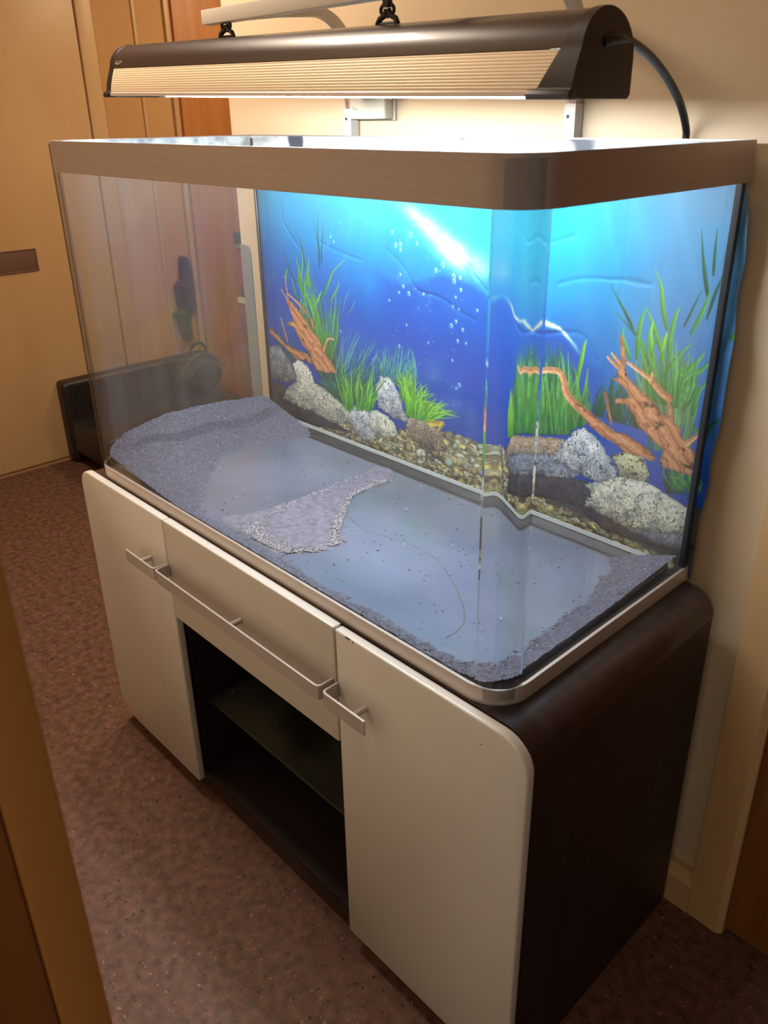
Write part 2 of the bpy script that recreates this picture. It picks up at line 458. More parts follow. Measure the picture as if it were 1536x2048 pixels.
box('rear_rim', 0.005, TL-0.005, TD-0.004, TD, Z2+0.01, Z3, M_alu, tank)
GZ0, GZ1, G0, G1 = 0.748, 1.441, 0.0052, 0.0132
# outline of the bent glass: flat, then a bend whose curvature ramps up and down smoothly
def bend_curve(off, n=160):
    ra, pl = 0.034, 0.010                  # ramp and plateau lengths
    km = (math.pi/2)/(ra+pl)
    L_ = 2*ra+pl; ds = L_/n
    p = [Vector((0, 0))]; th = 0.0; nor = []
    for k in range(n+1):
        s_ = k*ds
        q_ = min(1, s_/ra, (L_-s_)/ra) if 0 < s_ < L_ else 0
        kap = km*q_*q_*(3-2*q_)
        nor.append((-math.sin(th), math.cos(th)))
        p.append(p[-1]+Vector((math.cos(th), math.sin(th)))*ds)
        th += kap*ds
    p = p[:-1]
    ex, ey = p[-1].x, p[-1].y
    # heading +x along the front, ending +y along the side; place so that it meets both planes
    return [(TL-G0-ex+q.x+nv[0]*off, G0+q.y+nv[1]*off) for q, nv in zip(p, nor)], (TL-G0-ex, G0+ey)
BC0, (BX, BY) = bend_curve(0.0)
BC1, _q = bend_curve(G1-G0)
def sheet(name, p, m, closed_top=True):
    """vertical glass sheet between two plan curves, open at its vertical ends where it runs on into the next piece"""
    A, B = p
    bm = bmesh.new()
    r0 = [[bm.verts.new((x, y, z)) for x, y in A] for z in (GZ0, GZ1)]
    r1 = [[bm.verts.new((x, y, z)) for x, y in B] for z in (GZ0, GZ1)]
    for i in range(len(A)-1):
        bm.faces.new((r0[0][i], r0[0][i+1], r0[1][i+1], r0[1][i]))
        bm.faces.new((r1[0][i+1], r1[0][i], r1[1][i], r1[1][i+1]))
        bm.faces.new((r0[1][i], r0[1][i+1], r1[1][i+1], r1[1][i]))
        bm.faces.new((r0[0][i+1], r0[0][i], r1[0][i], r1[0][i+1]))
    me = bpy.data.meshes.new(name); bm.to_mesh(me); bm.free()
    return link(name, me, m, tank, smooth=True)
sheet('front_glass', ([(TL-BX, G0), (BX, G0)], [(TL-BX, G1), (BX, G1)]), M_glass)
sheet('right_glass', ([(TL-G0, BY), (TL-G0, 0.4945)], [(TL-G1, BY), (TL-G1, 0.4945)]), M_glass)
sheet('left_glass', ([(G0, 0.4945), (G0, BY)], [(G1, 0.4945), (G1, BY)]), M_glassleft)
box('back_glass', G0, TL-0.0153, 0.495, 0.505, GZ0, GZ1, M_glass, tank)
sheet('corner_glass', (BC0, BC1), M_bent)
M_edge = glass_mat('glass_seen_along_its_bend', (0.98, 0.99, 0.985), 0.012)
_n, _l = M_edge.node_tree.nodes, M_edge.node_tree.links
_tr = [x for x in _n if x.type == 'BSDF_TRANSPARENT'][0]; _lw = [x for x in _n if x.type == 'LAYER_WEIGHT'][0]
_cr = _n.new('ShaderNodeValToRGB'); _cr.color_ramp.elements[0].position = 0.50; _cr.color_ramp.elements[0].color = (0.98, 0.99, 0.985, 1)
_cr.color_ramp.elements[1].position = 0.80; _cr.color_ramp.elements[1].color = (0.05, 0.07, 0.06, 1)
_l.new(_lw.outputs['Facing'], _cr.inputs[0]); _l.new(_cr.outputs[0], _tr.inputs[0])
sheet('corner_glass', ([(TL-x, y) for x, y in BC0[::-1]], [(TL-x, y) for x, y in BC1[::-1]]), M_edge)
# floor of the tank
bo = outline(0.0160, 0.494)
prism('bottom_glass', bo, 0.7475, 0.753, 'z', M_bottom, tank, smooth=False)
# silicone
box('silicone_seam', TL-0.0125, TL-0.0020, 0.4948, 0.5053, 0.768, 1.390, M_seal, tank, 0.001, 1)
box('silicone_seam', 0.0153, 0.0230, 0.4865, 0.4948, 0.754, 1.440, M_seal, tank, 0.002, 1)
prof = [(0.4945, 0.753), (0.4945, 0.762), (0.489, 0.7605), (0.472, 0.7545), (0.466, 0.7533)]
prism('base_bead', prof, 0.03, TL-0.03, 'x', M_sealgrey, tank, smooth=False)
prism('base_line', [(0.4940, 0.7622), (0.4940, 0.7690), (0.4915, 0.7690), (0.4890, 0.7622)], 0.03, TL-0.03, 'x', mat('pale_bead', (150, 158, 158), 0.4), tank, smooth=False)
prism('base_groove', [(0.4655, 0.7532), (0.4655, 0.7542), (0.4625, 0.7546), (0.4595, 0.7532)], 0.03, TL-0.03, 'x', M_seal, tank, smooth=False)
# curved line of dried residue on the tank floor
rl = bmesh.new(); _p = spline([(0.60, 0.245, 0), (0.682, 0.223, 0), (0.773, 0.242, 0), (0.839, 0.241, 0), (0.895, 0.221, 0), (0.991, 0.158, 0), (1.03, 0.115, 0), (1.035, 0.07, 0)], 8)
_a = []
for i, p in enumerate(_p):
    t = (_p[min(i+1, len(_p)-1)]-_p[max(i-1, 0)]).normalized(); nn = Vector((-t.y, t.x, 0)); w = 0.0014+0.0010*math.sin(i*0.9)
    _a.append([rl.verts.new((p+nn*w*s).to_tuple()[:2]+(0.7531,)) for s in (-1, 1)]+[rl.verts.new((p.x, p.y, 0.7537))])
for a, b in zip(_a[:-1], _a[1:]):
    rl.faces.new((a[0], b[0], b[2], a[2])); rl.faces.new((a[2], b[2], b[1], a[1]))
from_bm('residue_line', rl, mat('dried_residue', (72, 84, 90), 0.5), tank, smooth=True)
# limescaled inner edge of the opening
band('inner_edge', 0.0156, 0.0180, 1.400, 1.4445, M_brace, tank, 0.490)
box('inner_edge', 0.0182, TL-0.0182, 0.4905, 0.4945, 1.400, 1.4445, M_brace, tank)
# ------------------------------------------------------------------ sand left in the tank
def interp(x, xs, ys): return np.interp(x, xs, ys)
def vnoise(shape, cell, seed):
    g = np.random.default_rng(seed)
    h, w = shape
    gh, gw = int(h/cell)+3, int(w/cell)+3
    G = g.random((gh, gw))
    yy = np.arange(h)/cell; xx = np.arange(w)/cell
    y0 = yy.astype(int); x0 = xx.astype(int)
    fy = yy-y0; fx = xx-x0
    fy = fy*fy*(3-2*fy); fx = fx*fx*(3-2*fx)
    a = G[np.ix_(y0, x0)]; b = G[np.ix_(y0, x0+1)]; c = G[np.ix_(y0+1, x0)]; d = G[np.ix_(y0+1, x0+1)]
    return (a*(1-fx)+b*fx)*(1-fy)[:, None]+(c*(1-fx)+d*fx)*fy[:, None]
def fbm(shape, cell, seed, octs=4):
    s = np.zeros(shape); a = 1; t = 0
    for k in range(octs):
        s += a*vnoise(shape, max(1.0, cell/2**k), seed+k); t += a; a *= 0.55
    return s/t
def grid_mesh(name, X, Y, Z, keep=None, cols=None, attr='col'):
    h, w = X.shape
    co = np.stack([X, Y, Z], -1).reshape(-1, 3)
    i = np.arange(h*w).reshape(h, w)
    q = np.stack([i[:-1, :-1], i[:-1, 1:], i[1:, 1:], i[1:, :-1]], -1).reshape(-1, 4)
    if keep is not None:
        k = keep.reshape(-1)
        q = q[k[q].any(1)]
        used = np.unique(q); remap = -np.ones(h*w, int); remap[used] = np.arange(len(used))
        q = remap[q]; co = co[used]
        if cols is not None: cols = cols.reshape(-1, 4)[used]
    elif cols is not None: cols = cols.reshape(-1, 4)
    me = bpy.data.meshes.new(name)
    me.vertices.add(len(co)); me.vertices.foreach_set('co', co.astype(np.float32).ravel())
    me.loops.add(q.size); me.loops.foreach_set('vertex_index', q.astype(np.int32).ravel())
    me.polygons.add(len(q)); me.polygons.foreach_set('loop_start', np.arange(0, q.size, 4, dtype=np.int32))
    me.update(calc_edges=True)
    if cols is not None:
        a = me.color_attributes.new(attr, 'FLOAT_COLOR', 'POINT')
        a.data.foreach_set('color', cols.astype(np.float32).ravel())
    me.validate()
    return me
nx, ny = 560, 236
xs = np.linspace(0.0165, TL-0.0165, nx); ys = np.linspace(0.0170, 0.4935, ny)
X, Y = np.meshgrid(xs, ys)
N1 = fbm(X.shape, 40, 1); N2 = fbm(X.shape, 5, 5, 2); N3 = rng.random(X.shape)
e = interp(Y, [0.017, 0.03, 0.09, 0.185, 0.28, 0.38, 0.47, 0.494], [0.040, 0.046, 0.060, 0.078, 0.075, 0.066, 0.054, 0.046])
xe = interp(Y, [0.017, 0.05, 0.15, 0.25, 0.35, 0.43, 0.494], [0.46, 0.42, 0.265, 0.155, 0.165, 0.215, 0.25])
t = np.clip(1-(X-0.014)/np.maximum(xe-0.014, 0.01), 0, 1)
hs = e*t**1.55
yl = np.abs(Y-0.27)/0.22
crack = np.clip((0.070+0.012*(N1-0.5)*4-X)/0.004, 0, 1)*np.clip((1.02-yl)*8, 0, 1)
hs = hs+crack*0.010-0.009*np.clip((0.96-yl)*8, 0, 1)*np.exp(-((X-0.0755-0.012*(N1-0.5)*4)/0.0034)**2)
er = interp(Y, [0.017, 0.10, 0.30, 0.494], [0.026, 0.024, 0.027, 0.036])
wr = interp(Y, [0.017, 0.10, 0.30, 0.494], [0.10, 0.055, 0.055, 0.12])*(0.7+0.7*N1)
tr_ = np.clip(1-(TL-0.0165-X)/wr, 0, 1)
hs = np.maximum(hs, er*tr_**1.3)
tf = np.clip(1-(Y-0.017)/(0.020+0.02*N1), 0, 1)
hs = np.maximum(hs, 0.006*tf)
hs = hs+(hs > 0.0008)*((N2-0.5)*0.004+(N3-0.5)*0.0022) - 0.0012
rc = np.clip(TR-X, 0, None); rc2 = np.clip(X-(TL-TR), 0, None); ry = np.clip(TR-Y, 0, None)
inside = (np.maximum(rc, rc2)**2+ry**2) < (TR-0.0170)**2
keep = (hs > 0.0002) & (inside | ((ry == 0) | ((rc == 0) & (rc2 == 0))))
Zs = 0.7531+np.maximum(hs, -0.0004)
# sides run straight down to the tank floor at the glass
edge = (X <= xs[0]+1e-6) | (X >= xs[-1]-1e-6)
M_sand = mat('dark_grey_sand', (80, 82, 96), 0.75)
_m, _rmp, _t = add_noise(M_sand, (60, 63, 77), (94, 97, 114), (160, 160, 160), 3, 0.3, 0.7, bump=0.5, bscale=700)
_s = mix_speck(M_sand, _rmp.outputs[0], (30, 31, 38), 240, 0.66, 0.03)
_s = mix_speck(M_sand, _s, (190, 198, 215), 260, 0.70, 0.02)
sand = link('sand', grid_mesh('sand', X, Y, Zs, keep), M_sand)
for p in sand.data.polygons: p.use_smooth = False
sand['kind'] = 'stuff'; tag(sand, 'dark grey sand banked along the left end and thinly along the edges inside the tank', 'sand')

# thin crust of pale grit in the middle of the tank floor
PATCH = [(0.471, 0.458), (0.503, 0.470), (0.555, 0.423), (0.551, 0.371), (0.555, 0.304), (0.607, 0.240), (0.664, 0.176), (0.697, 0.166),
         (0.690, 0.105), (0.648, 0.051), (0.556, 0.045), (0.470, 0.048), (0.440, 0.060), (0.470, 0.118), (0.482, 0.218), (0.477, 0.335), (0.473, 0.428)]
def in_poly(px, py, poly):
    r = np.zeros(px.shape, bool); n = len(poly)
    for i in range(n):
        x0, y0 = poly[i]; x1, y1 = poly[(i+1) % n]
        if y0 == y1: continue
        c = ((y0 > py) != (y1 > py)) & (px < (x1-x0)*(py-y0)/(y1-y0)+x0)
        r ^= c
    return r
def edge_dist(px, py, poly, closed=True):
    d = np.full(px.shape, 1e9); n = len(poly)
    for i in range(n if closed else n-1):
        x0, y0 = poly[i]; x1, y1 = poly[(i+1) % n]
        dx, dy = x1-x0, y1-y0; L = dx*dx+dy*dy+1e-12
        u = np.clip(((px-x0)*dx+(py-y0)*dy)/L, 0, 1)
        d = np.minimum(d, (px-x0-u*dx)**2+(py-y0-u*dy)**2)
    return np.sqrt(d)
xs2 = np.linspace(0.43, 0.71, 230); ys2 = np.linspace(0.035, 0.478, 360)
X2, Y2 = np.meshgrid(xs2, ys2)
wob = (fbm(X2.shape, 12, 61, 3)-0.5)*0.016
ins = in_poly(X2+wob, Y2+wob[::-1], PATCH)
ed = edge_dist(X2+wob, Y2+wob[::-1], PATCH)
PAT = fbm(X2.shape, 22, 40, 3)
z2 = 0.7532+np.clip(ed/0.006, 0, 1)*0.0018+(rng.random(X2.shape)-0.5)*0.0010
M_crust = mat('damp_sand_crust', (118, 116, 130), 0.6)
_m, _rmp, _t = add_noise(M_crust, (76, 76, 90), (116, 114, 130), (70, 70, 70), 4, 0.3, 0.7, bump=0.4, bscale=600)
crust = link('sand_crust', grid_mesh('sand_crust', X2, Y2, z2, ins), M_crust)
crust['kind'] = 'stuff'; tag(crust, 'thin crust of damp grey sand across the middle of the tank floor', 'sand')
# loose grains along the rim of the crust
gx = rng.uniform(0.43, 0.71, 60000); gy = rng.uniform(0.035, 0.478, 60000)
gin = in_poly(gx, gy, PATCH); gd = edge_dist(gx, gy, PATCH)
RIMW = [(0.690, 0.105), (0.648, 0.060), (0.580, 0.056), (0.530, 0.075)]
RIM2 = [(0.545, 0.40), (0.549, 0.304), (0.600, 0.240), (0.655, 0.176), (0.69, 0.14)]
dA = edge_dist(gx, gy, RIMW, False); dB = edge_dist(gx, gy, RIM2, False); dC = edge_dist(gx, gy, [(0.482, 0.43), (0.482, 0.335), (0.49, 0.21), (0.50, 0.12)], False)
prob = np.exp(-(dA/0.016)**2)+0.9*np.exp(-(dB/0.010)**2)+0.22*np.exp(-(dC/0.010)**2)+0.012
sel = gin & (gd > 0.0015) & (rng.random(60000) < prob*0.55)
gx, gy = gx[sel][:7000], gy[sel][:7000]
ng = len(gx)
base = np.array([(1, 0, 0), (-1, 0, 0), (0, 1, 0), (0, -1, 0), (0, 0, 1), (0, 0, -1)], float)
ft = np.array([(0, 2, 4), (2, 1, 4), (1, 3, 4), (3, 0, 4), (2, 0, 5), (1, 2, 5), (3, 1, 5), (0, 3, 5)])
sz = rng.uniform(0.0007, 0.0017, ng); an = rng.uniform(0, 3.14, ng)
el = rng.uniform(1.0, 1.9, ng)
bx_ = base[None]*np.stack([sz*el, sz, sz*0.8], -1)[:, None, :]
ca, sa = np.cos(an)[:, None], np.sin(an)[:, None]
rx = bx_[..., 0]*ca-bx_[..., 1]*sa; ryy = bx_[..., 0]*sa+bx_[..., 1]*ca
vv = np.stack([rx+gx[:, None], ryy+gy[:, None], bx_[..., 2]+0.7556+rng.uniform(0, 0.0015, ng)[:, None]], -1).reshape(-1, 3)
ff = (ft[None]+6*np.arange(ng)[:, None, None]).reshape(-1, 3)
me = bpy.data.meshes.new('loose_grit'); me.from_pydata(vv.tolist(), [], ff.tolist())
M_grit = mat('pale_grit', (196, 188, 200), 0.6)
grit_col = np.repeat(rng.choice([0.10, 0.22, 0.36, 0.42, 0.50], ng), 6)
a_ = me.color_attributes.new('tone', 'FLOAT_COLOR', 'POINT')
cc = np.ones((ng*6, 4), np.float32); cc[:, 0] = grit_col; cc[:, 1] = grit_col*0.95; cc[:, 2] = grit_col*1.02
a_.data.foreach_set('color', cc.ravel())
n_, l_, b_ = nodes(M_grit); at = n_.new('ShaderNodeVertexColor'); at.layer_name = 'tone'; l_.new(at.outputs[0], b_.inputs['Base Color'])
gr = link('loose_grit', me, M_grit); gr['kind'] = 'stuff'; tag(gr, 'pale loose grit grains along the edges of the sand crust on the tank floor', 'grit')

# ------------------------------------------------------------------ print layout (millimetres on the sheet: x from its left edge, height above the floor)
BG_STOPS=[(700,(16,56,120)),(820,(10,64,154)),(930,(6,66,172)),(1030,(6,80,182)),(1120,(12,102,190)),(1220,(22,130,196)),(1320,(42,142,190)),(1420,(62,156,192))]
P_ROCK=[('dark',[(28,850),(62,842),(48,807),(174,799),(269,788),(329,781),(204,765),(103,759),(36,793),(21,824)]),
('grey',[(3,939),(46,948),(65,934),(87,914),(115,883),(113,864),(56,851),(-8,849)]),
('pale',[(97,910),(119,925),(142,925),(161,918),(182,897),(187,879),(243,866),(302,845),(325,830),(324,805),(262,787),(206,792),(174,799),(113,798),(48,807),(65,836),(113,866)]),
('blue',[(314,844),(347,856),(373,854),(390,848),(409,818),(405,788),(373,769),(329,781),(321,808)]),
('pale',[(390,848),(413,863),(455,854),(483,837),(444,803),(416,793),(400,816)]),
('blue',[(426,944),(455,951),(471,940),(495,909),(501,887),(517,868),(510,857),(470,856),(421,868),(409,913)]),
('pale',[(387,853),(411,861),(453,852),(472,836),(485,822),(469,809),(436,797),(406,799),(386,811)]),
('brown',[(517,873),(559,885),(589,879),(612,863),(633,835),(633,817),(583,809),(526,817),(510,848)]),
('brown',[(769,858),(816,909),(925,930),(934,921),(919,891),(819,864),(781,827)]),
('grey',[(799,858),(919,895),(982,872),(941,847),(836,827),(801,833)]),
('dark',[(802,816),(923,853),(983,860),(1002,846),(980,807),(900,796),(804,778)]),
('blue',[(918,908),(930,925),(952,958),(973,962),(1008,941),(1040,905),(1055,883),(1008,864),(948,869),(902,880)]),
('spot',[(1030,923),(1056,941),(1090,940),(1105,917),(1108,892),(1054,886)]),
('dark',[(975,809),(1056,801),(1187,825),(1212,801),(1134,778),(1035,773),(981,795)]),
('pale',[(980,851),(1054,890),(1111,897),(1150,883),(1192,872),(1195,832),(1149,811),(1057,799),(984,812),(998,845)]),
('grey',[(1061,799),(1148,813),(1193,831),(1197,795),(1137,783)])]
P_WOOD=[[(90,1070),(110,1071),(138,1053),(168,1032),(188,1009),(209,1001),(223,979),(240,958),(263,940),(282,914),(262,920),(240,913),(196,913),(184,927),(173,952),(146,965),(128,987),(116,1003),(90,1009),(84,1014),(115,1023),(104,1042)],
[(9,990),(26,986),(49,975),(75,957),(115,951),(160,949),(191,932),(184,925),(135,926),(112,925),(80,941),(47,958),(7,975)],
[(143,1078),(154,1061),(163,1051),(193,1040),(198,1019),(191,1008),(181,1040),(156,1050)],
[(1020,1142),(1025,1142),(1033,1124),(1039,1102),(1038,1088),(1047,1071),(1066,1059),(1088,1048),(1107,1034),(1123,1021),(1122,1042),(1118,1055),(1122,1058),(1131,1044),(1140,1014),(1150,1010),(1155,995),(1166,986),(1181,974),(1189,951),(1188,931),(1164,931),(1130,931),(1122,940),(1126,963),(1105,974),(1078,989),(1063,1009),(1045,1024),(1025,1021),(1024,1031),(1042,1035),(1051,1039),(1037,1055),(1011,1065),(1025,1067),(1023,1080),(1030,1091)],
[(977,995),(994,987),(1026,970),(1049,974),(1084,963),(1102,954),(1119,944),(1107,936),(1084,939),(1059,937),(1036,948),(1008,955),(979,968),(942,999),(953,1007)],
[(999,1043),(1009,1035),(1015,1017),(1027,980),(1019,983),(1007,1015)]]
P_TWIG=[(9,20,[(835,1049),(853,1043),(879,1052),(905,1054),(917,1042),(925,1018),(953,998),(988,980),(1026,964)]),
(5,9,[(1003,1100),(1013,1093),(1024,1087)]),
(4,8,[(1010,1108),(1020,1100),(1031,1092)]),
(6,14,[(1042,1098),(1058,1091),(1081,1081),(1091,1075),(1108,1061),(1123,1054)]),
(5,9,[(1090,1089),(1090,1074)]),
(10,5,[(1166,986),(1177,999),(1189,1015)]),
(4,8,[(267,1002),(249,1000),(237,984),(231,969)]),
(4,7,[(63,1022),(71,1002),(80,979),(84,967)]),
(3,6,[(72,1095),(87,1081),(98,1065)]),
(3,6,[(92,1129),(94,1111),(97,1092),(100,1069)]),
(4,8,[(101,1087),(121,1078),(144,1066),(167,1050)])]
P_BLADE=[('d',3,[(227,1163),(230,1205),(221,1239),(209,1279)]),
('d',3,[(236,1173),(239,1208),(245,1241),(245,1272)]),
('d',2,[(224,1180),(228,1250),(228,1287)]),
('d',3,[(171,1157),(168,1192),(159,1218),(147,1237)]),
('d',3,[(137,1120),(115,1143),(100,1176),(93,1210)]),
('g',6,[(230,1091),(246,1113),(262,1140),(280,1164),(319,1193)]),
('g',5,[(258,1088),(277,1110),(297,1136)]),
('g',8,[(154,1099),(147,1121),(147,1154),(138,1184)]),
('g',8,[(163,1101),(174,1130),(183,1158),(191,1186)]),
('g',8,[(185,1111),(180,1130),(177,1157)]),
('g',7,[(160,1104),(153,1127),(163,1165),(166,1196)]),
('b',5,[(93,1114),(97,1133),(103,1147)]),
('g',6,[(133,1080),(124,1105),(118,1130)]),
('b',7,[(198,1057),(185,1076),(171,1094),(163,1099)]),
('b',7,[(201,1057),(212,1085),(232,1113)]),
('b',8,[(203,1050),(199,1068),(197,1083)]),
('t',2.5,[(305,1073),(315,1103),(332,1128)]),
('t',2.5,[(318,1068),(338,1089),(350,1106)]),
('t',2.5,[(27,1096),(22,1111),(31,1129)]),
('t',2.5,[(27,1096),(39,1119),(51,1136)]),
('d',5,[(1045,1155),(1033,1173),(1015,1196),(994,1222)]),
('d',5,[(1081,1101),(1064,1136),(1037,1158),(1009,1180)]),
('g',8,[(1105,1165),(1094,1195),(1086,1231),(1072,1256)]),
('g',8,[(1058,1108),(1056,1145),(1059,1177),(1066,1195)]),
('g',8,[(1105,1117),(1091,1147),(1076,1175),(1067,1191)]),
('b',9,[(1090,1103),(1081,1135),(1077,1156),(1080,1176)]),
('b',9,[(1103,1110),(1102,1138),(1106,1161)]),
('g',9,[(1114,1119),(1113,1155),(1116,1186),(1122,1205)]),
('d',6,[(1165,1225),(1157,1250),(1149,1279),(1139,1325)]),
('d',4,[(1168,1258),(1166,1290),(1164,1326)]),
('g',6,[(1146,1165),(1157,1194),(1165,1222),(1166,1234)]),
('d',4,[(1168,1192),(1176,1233),(1184,1263),(1180,1290)]),
('d',3,[(1133,1174),(1144,1206),(1155,1236)]),
('g',7,[(1111,1089),(1124,1114),(1135,1133),(1152,1152)]),
('g',9,[(1131,1078),(1148,1104),(1165,1126),(1173,1143)]),
('g',7,[(1144,1070),(1162,1100),(1181,1123),(1194,1149)]),
('g',8,[(1168,1035),(1169,1057),(1174,1079),(1190,1106)]),
('g',8,[(1160,1082),(1161,1106),(1164,1130)]),
('b',8,[(1125,1074),(1132,1089),(1144,1101)]),
('g',6,[(1035,1115),(1027,1136),(1027,1158)]),
('g',6,[(1046,1103),(1038,1120),(1029,1141)]),
('g',6,[(1074,1100),(1065,1132),(1053,1145)]),
('g',7,[(1172,1018),(1183,1007),(1189,1015)]),
('b',6,[(1181,910),(1164,919),(1146,921)]),
('g',9,[(948,963),(945,1030),(949,1081),(953,1117)]),
('b',7,[(946,1048),(952,1089),(957,1124)]),
('g',9,[(958,984),(963,1022),(966,1074)]),
('g',9,[(936,945),(937,990),(936,1020)]),
('d',5,[(1192,991),(1196,1024),(1211,1041)]),
('g',6,[(1204,1167),(1210,1176),(1220,1187)]),
('g',5,[(1214,1128),(1216,1153),(1215,1173)])]
P_CLUMP=[('t',44,2.46,[(232,856),(353,871)],[(216,1028),(325,1028),(385,1038),(434,1018)]),
('d',57,2.87,[(221,841),(388,867)],[(221,968),(287,980),(350,1003),(416,963)]),
('b',51,4.1,[(297,835),(396,854)],[(265,920),(321,960),(382,957),(448,941)]),
('t',51,2.46,[(407,926),(535,942)],[(409,991),(450,1021),(513,1033),(543,1011)]),
('b',93,4.1,[(496,905),(566,877)],[(462,973),(513,986),(565,971),(602,946),(646,923),(674,908)]),
('b',59,4.1,[(512,873),(581,873)],[(489,955),(551,963),(610,931),(639,902)]),
('b',57,3.28,[(785,896),(820,905)],[(783,981),(796,1010),(820,980)]),
('d',102,4.92,[(827,912),(939,941)],[(805,1061),(836,1091),(880,1108),(919,1097),(938,1059)]),
('d',68,5.74,[(837,914),(933,940)],[(817,1019),(862,1048),(929,1043)]),
('g',68,3.69,[(830,915),(933,940)],[(802,1070),(839,1082),(883,1071),(923,1107)]),
('g',23,4.1,[(938,949),(969,967)],[(924,1098),(954,1067),(978,1035)]),
('h',78,4.92,[(1086,997),(1169,1018)],[(1051,1129),(1083,1160),(1121,1142),(1166,1126)]),
('g',44,3.28,[(1090,1042),(1153,1040)],[(1061,1123),(1091,1170),(1137,1153),(1176,1112)]),
('g',27,3.28,[(1151,900),(1195,905)],[(1132,936),(1157,949),(1190,936)]),
('d',34,3.28,[(987,991),(1087,988)],[(992,1047),(1028,1082),(1072,1073)]),
('d',27,2.46,[(43,908),(126,899)],[(23,1010),(84,994),(154,981)]),
('d', 40, 3.2, [(206, 902), (272, 897)], [(108, 1023), (145, 1102), (205, 1133), (256, 1070), (320, 1102)]),
('g', 44, 3.6, [(211, 966), (257, 950)], [(128, 1124), (175, 1176), (221, 1100), (314, 1146)]),
('g', 16, 3.6, [(135, 996), (203, 989)], [(147, 1114), (180, 1165), (203, 1150)]),
('d', 40, 3.2, [(260, 850), (352, 856)], [(122, 858), (207, 915), (303, 959)]),
('h', 40, 4.5, [(1101, 955), (1171, 975)], [(1045, 1094), (1088, 1128), (1133, 1120), (1171, 1094)]),
('d', 26, 3.0, [(1143, 888), (1196, 901)], [(1126, 944), (1164, 968), (1192, 954)])]
P_BUB=[(525,1263,5),(496,1241,4),(482,1238,4),(496,1230,3),(543,1247,3),(615,1212,5),(596,1200,4),(644,1193,5),(646,1184,4),(661,1193,3),(664,1170,3),(651,1154,2),(519,1143,4),(503,1156,3),(490,1142,2),(560,1148,2),(643,1135,2),(659,1131,2),(640,1095,4),(653,1106,3),(671,1092,3),(707,1136,2),(512,1076,2),(658,1067,3),(577,1049,2),(680,1066,2),(644,1024,2),(665,976,4),(657,967,2),(272,1237,2),(283,1227,2),(489,1026,3),(495,1180,2),(460,1121,2),(472,1263,3),(663,1211,2),(293,1026,2)]
P_LEAF=[(586,874),(620,881),(609,862)]
P_GRAV=[(384,766),(419,804),(485,818),(589,884),(623,886),(651,899),(678,911),(704,918),(723,915),(760,929),(780,932),(792,896),(832,880),(839,782),(382,709)]
P_GRAV2=[(110,732),(274,762),(419,776),(641,825),(787,909),(878,840),(936,847),(1016,821),(1120,808),(1156,761),(-16,390),(22,724)]
P_CREASE=[[(447,1225),(492,1199),(550,1150),(620,1144),(700,1116)],[(514,1276),(564,1280),(631,1243),(697,1212)],[(231,1221),(300,1205),(367,1196)],[(892,1217),(942,1231),(1001,1229),(1066,1226)],[(697,1207),(749,1162),(810,1124),(879,1122),(942,1132),(987,1091)],[(810,1295),(855,1281),(916,1295)],[(88,1305),(93,1260),(154,1197)]]

# ------------------------------------------------------------------ printed backdrop behind the tank (flat print, colours stored per vertex)
PW, PH, PB = 1209, 690, 742            # print width, height and bottom edge in millimetres
SS = 1.5                                # paint samples per millimetre
CW, CH = int(PW*SS), int(PH*SS)
yy, xx = np.mgrid[0:CH, 0:CW]
mmx = xx/SS; mmz = PB+PH-yy/SS          # row 0 is the top
def ramp(z, stops):
    zs = [s[0] for s in stops]
    return np.stack([np.interp(z, zs, [s[1][k] for s in stops]) for k in range(3)], -1)
big = fbm((CH, CW), 260, 101, 4)-0.5
mid = fbm((CH, CW), 60, 111, 4)-0.5
wav = mmz+big*150+0.05*(mmx-600)
C = ramp(wav, BG_STOPS)
def blend(mask, col):
    global C
    m = np.clip(mask, 0, 1)[..., None]
    C = C*(1-m)+np.array(col, float)*m
def blob(x, z, rx, rz, pw=2.0, ang=0.0):
    ca, sa = math.cos(ang), math.sin(ang)
    u = ((mmx-x)*ca+(mmz-z)*sa)/rx; v = (-(mmx-x)*sa+(mmz-z)*ca)/rz
    return np.exp(-(u*u+v*v)**(pw/2))
blend(0.75*blob(640, 1330, 230, 90), (22, 176, 204))
blend(0.65*blob(850, 1290, 150, 110), (12, 172, 204))
blend(0.55*blob(90, 1360, 170, 110), (56, 160, 204))
blend(0.45*blob(330, 1320, 170, 70), (48, 160, 200))
sun = 0.9*blob(610, 1258, 70, 24, 2, -0.5)+0.9*blob(680, 1228, 60, 26, 2, -0.25)+0.6*blob(545, 1296, 60, 16, 2, -0.4)
blend(np.clip(sun*(0.75+mid), 0, 1)*0.95, (240, 252, 250))
blend(0.55*blob(180, 1378, 70, 16)+0.4*blob(500, 1370, 160, 14), (225, 250, 255))
blend(0.55*np.clip((mmx-930)/260, 0, 1)*np.clip((mmz-850)/250, 0, 1), (112, 140, 190))
blend(0.35*np.clip((mmx-1000)/180, 0, 1)*blob(1120, 1370, 180, 40), (150, 162, 186))
for k in range(14):                     # faint light shafts in the print
    x = 380+k*52+rng.uniform(-20, 20)
    ln = (mmx-x)-(mmz-1430)*-0.45*((x-700)/400)
    blend(0.10*np.exp(-(ln/rng.uniform(8, 22))**2)*np.clip((mmz-1060)/330, 0, 1), (170, 240, 255))
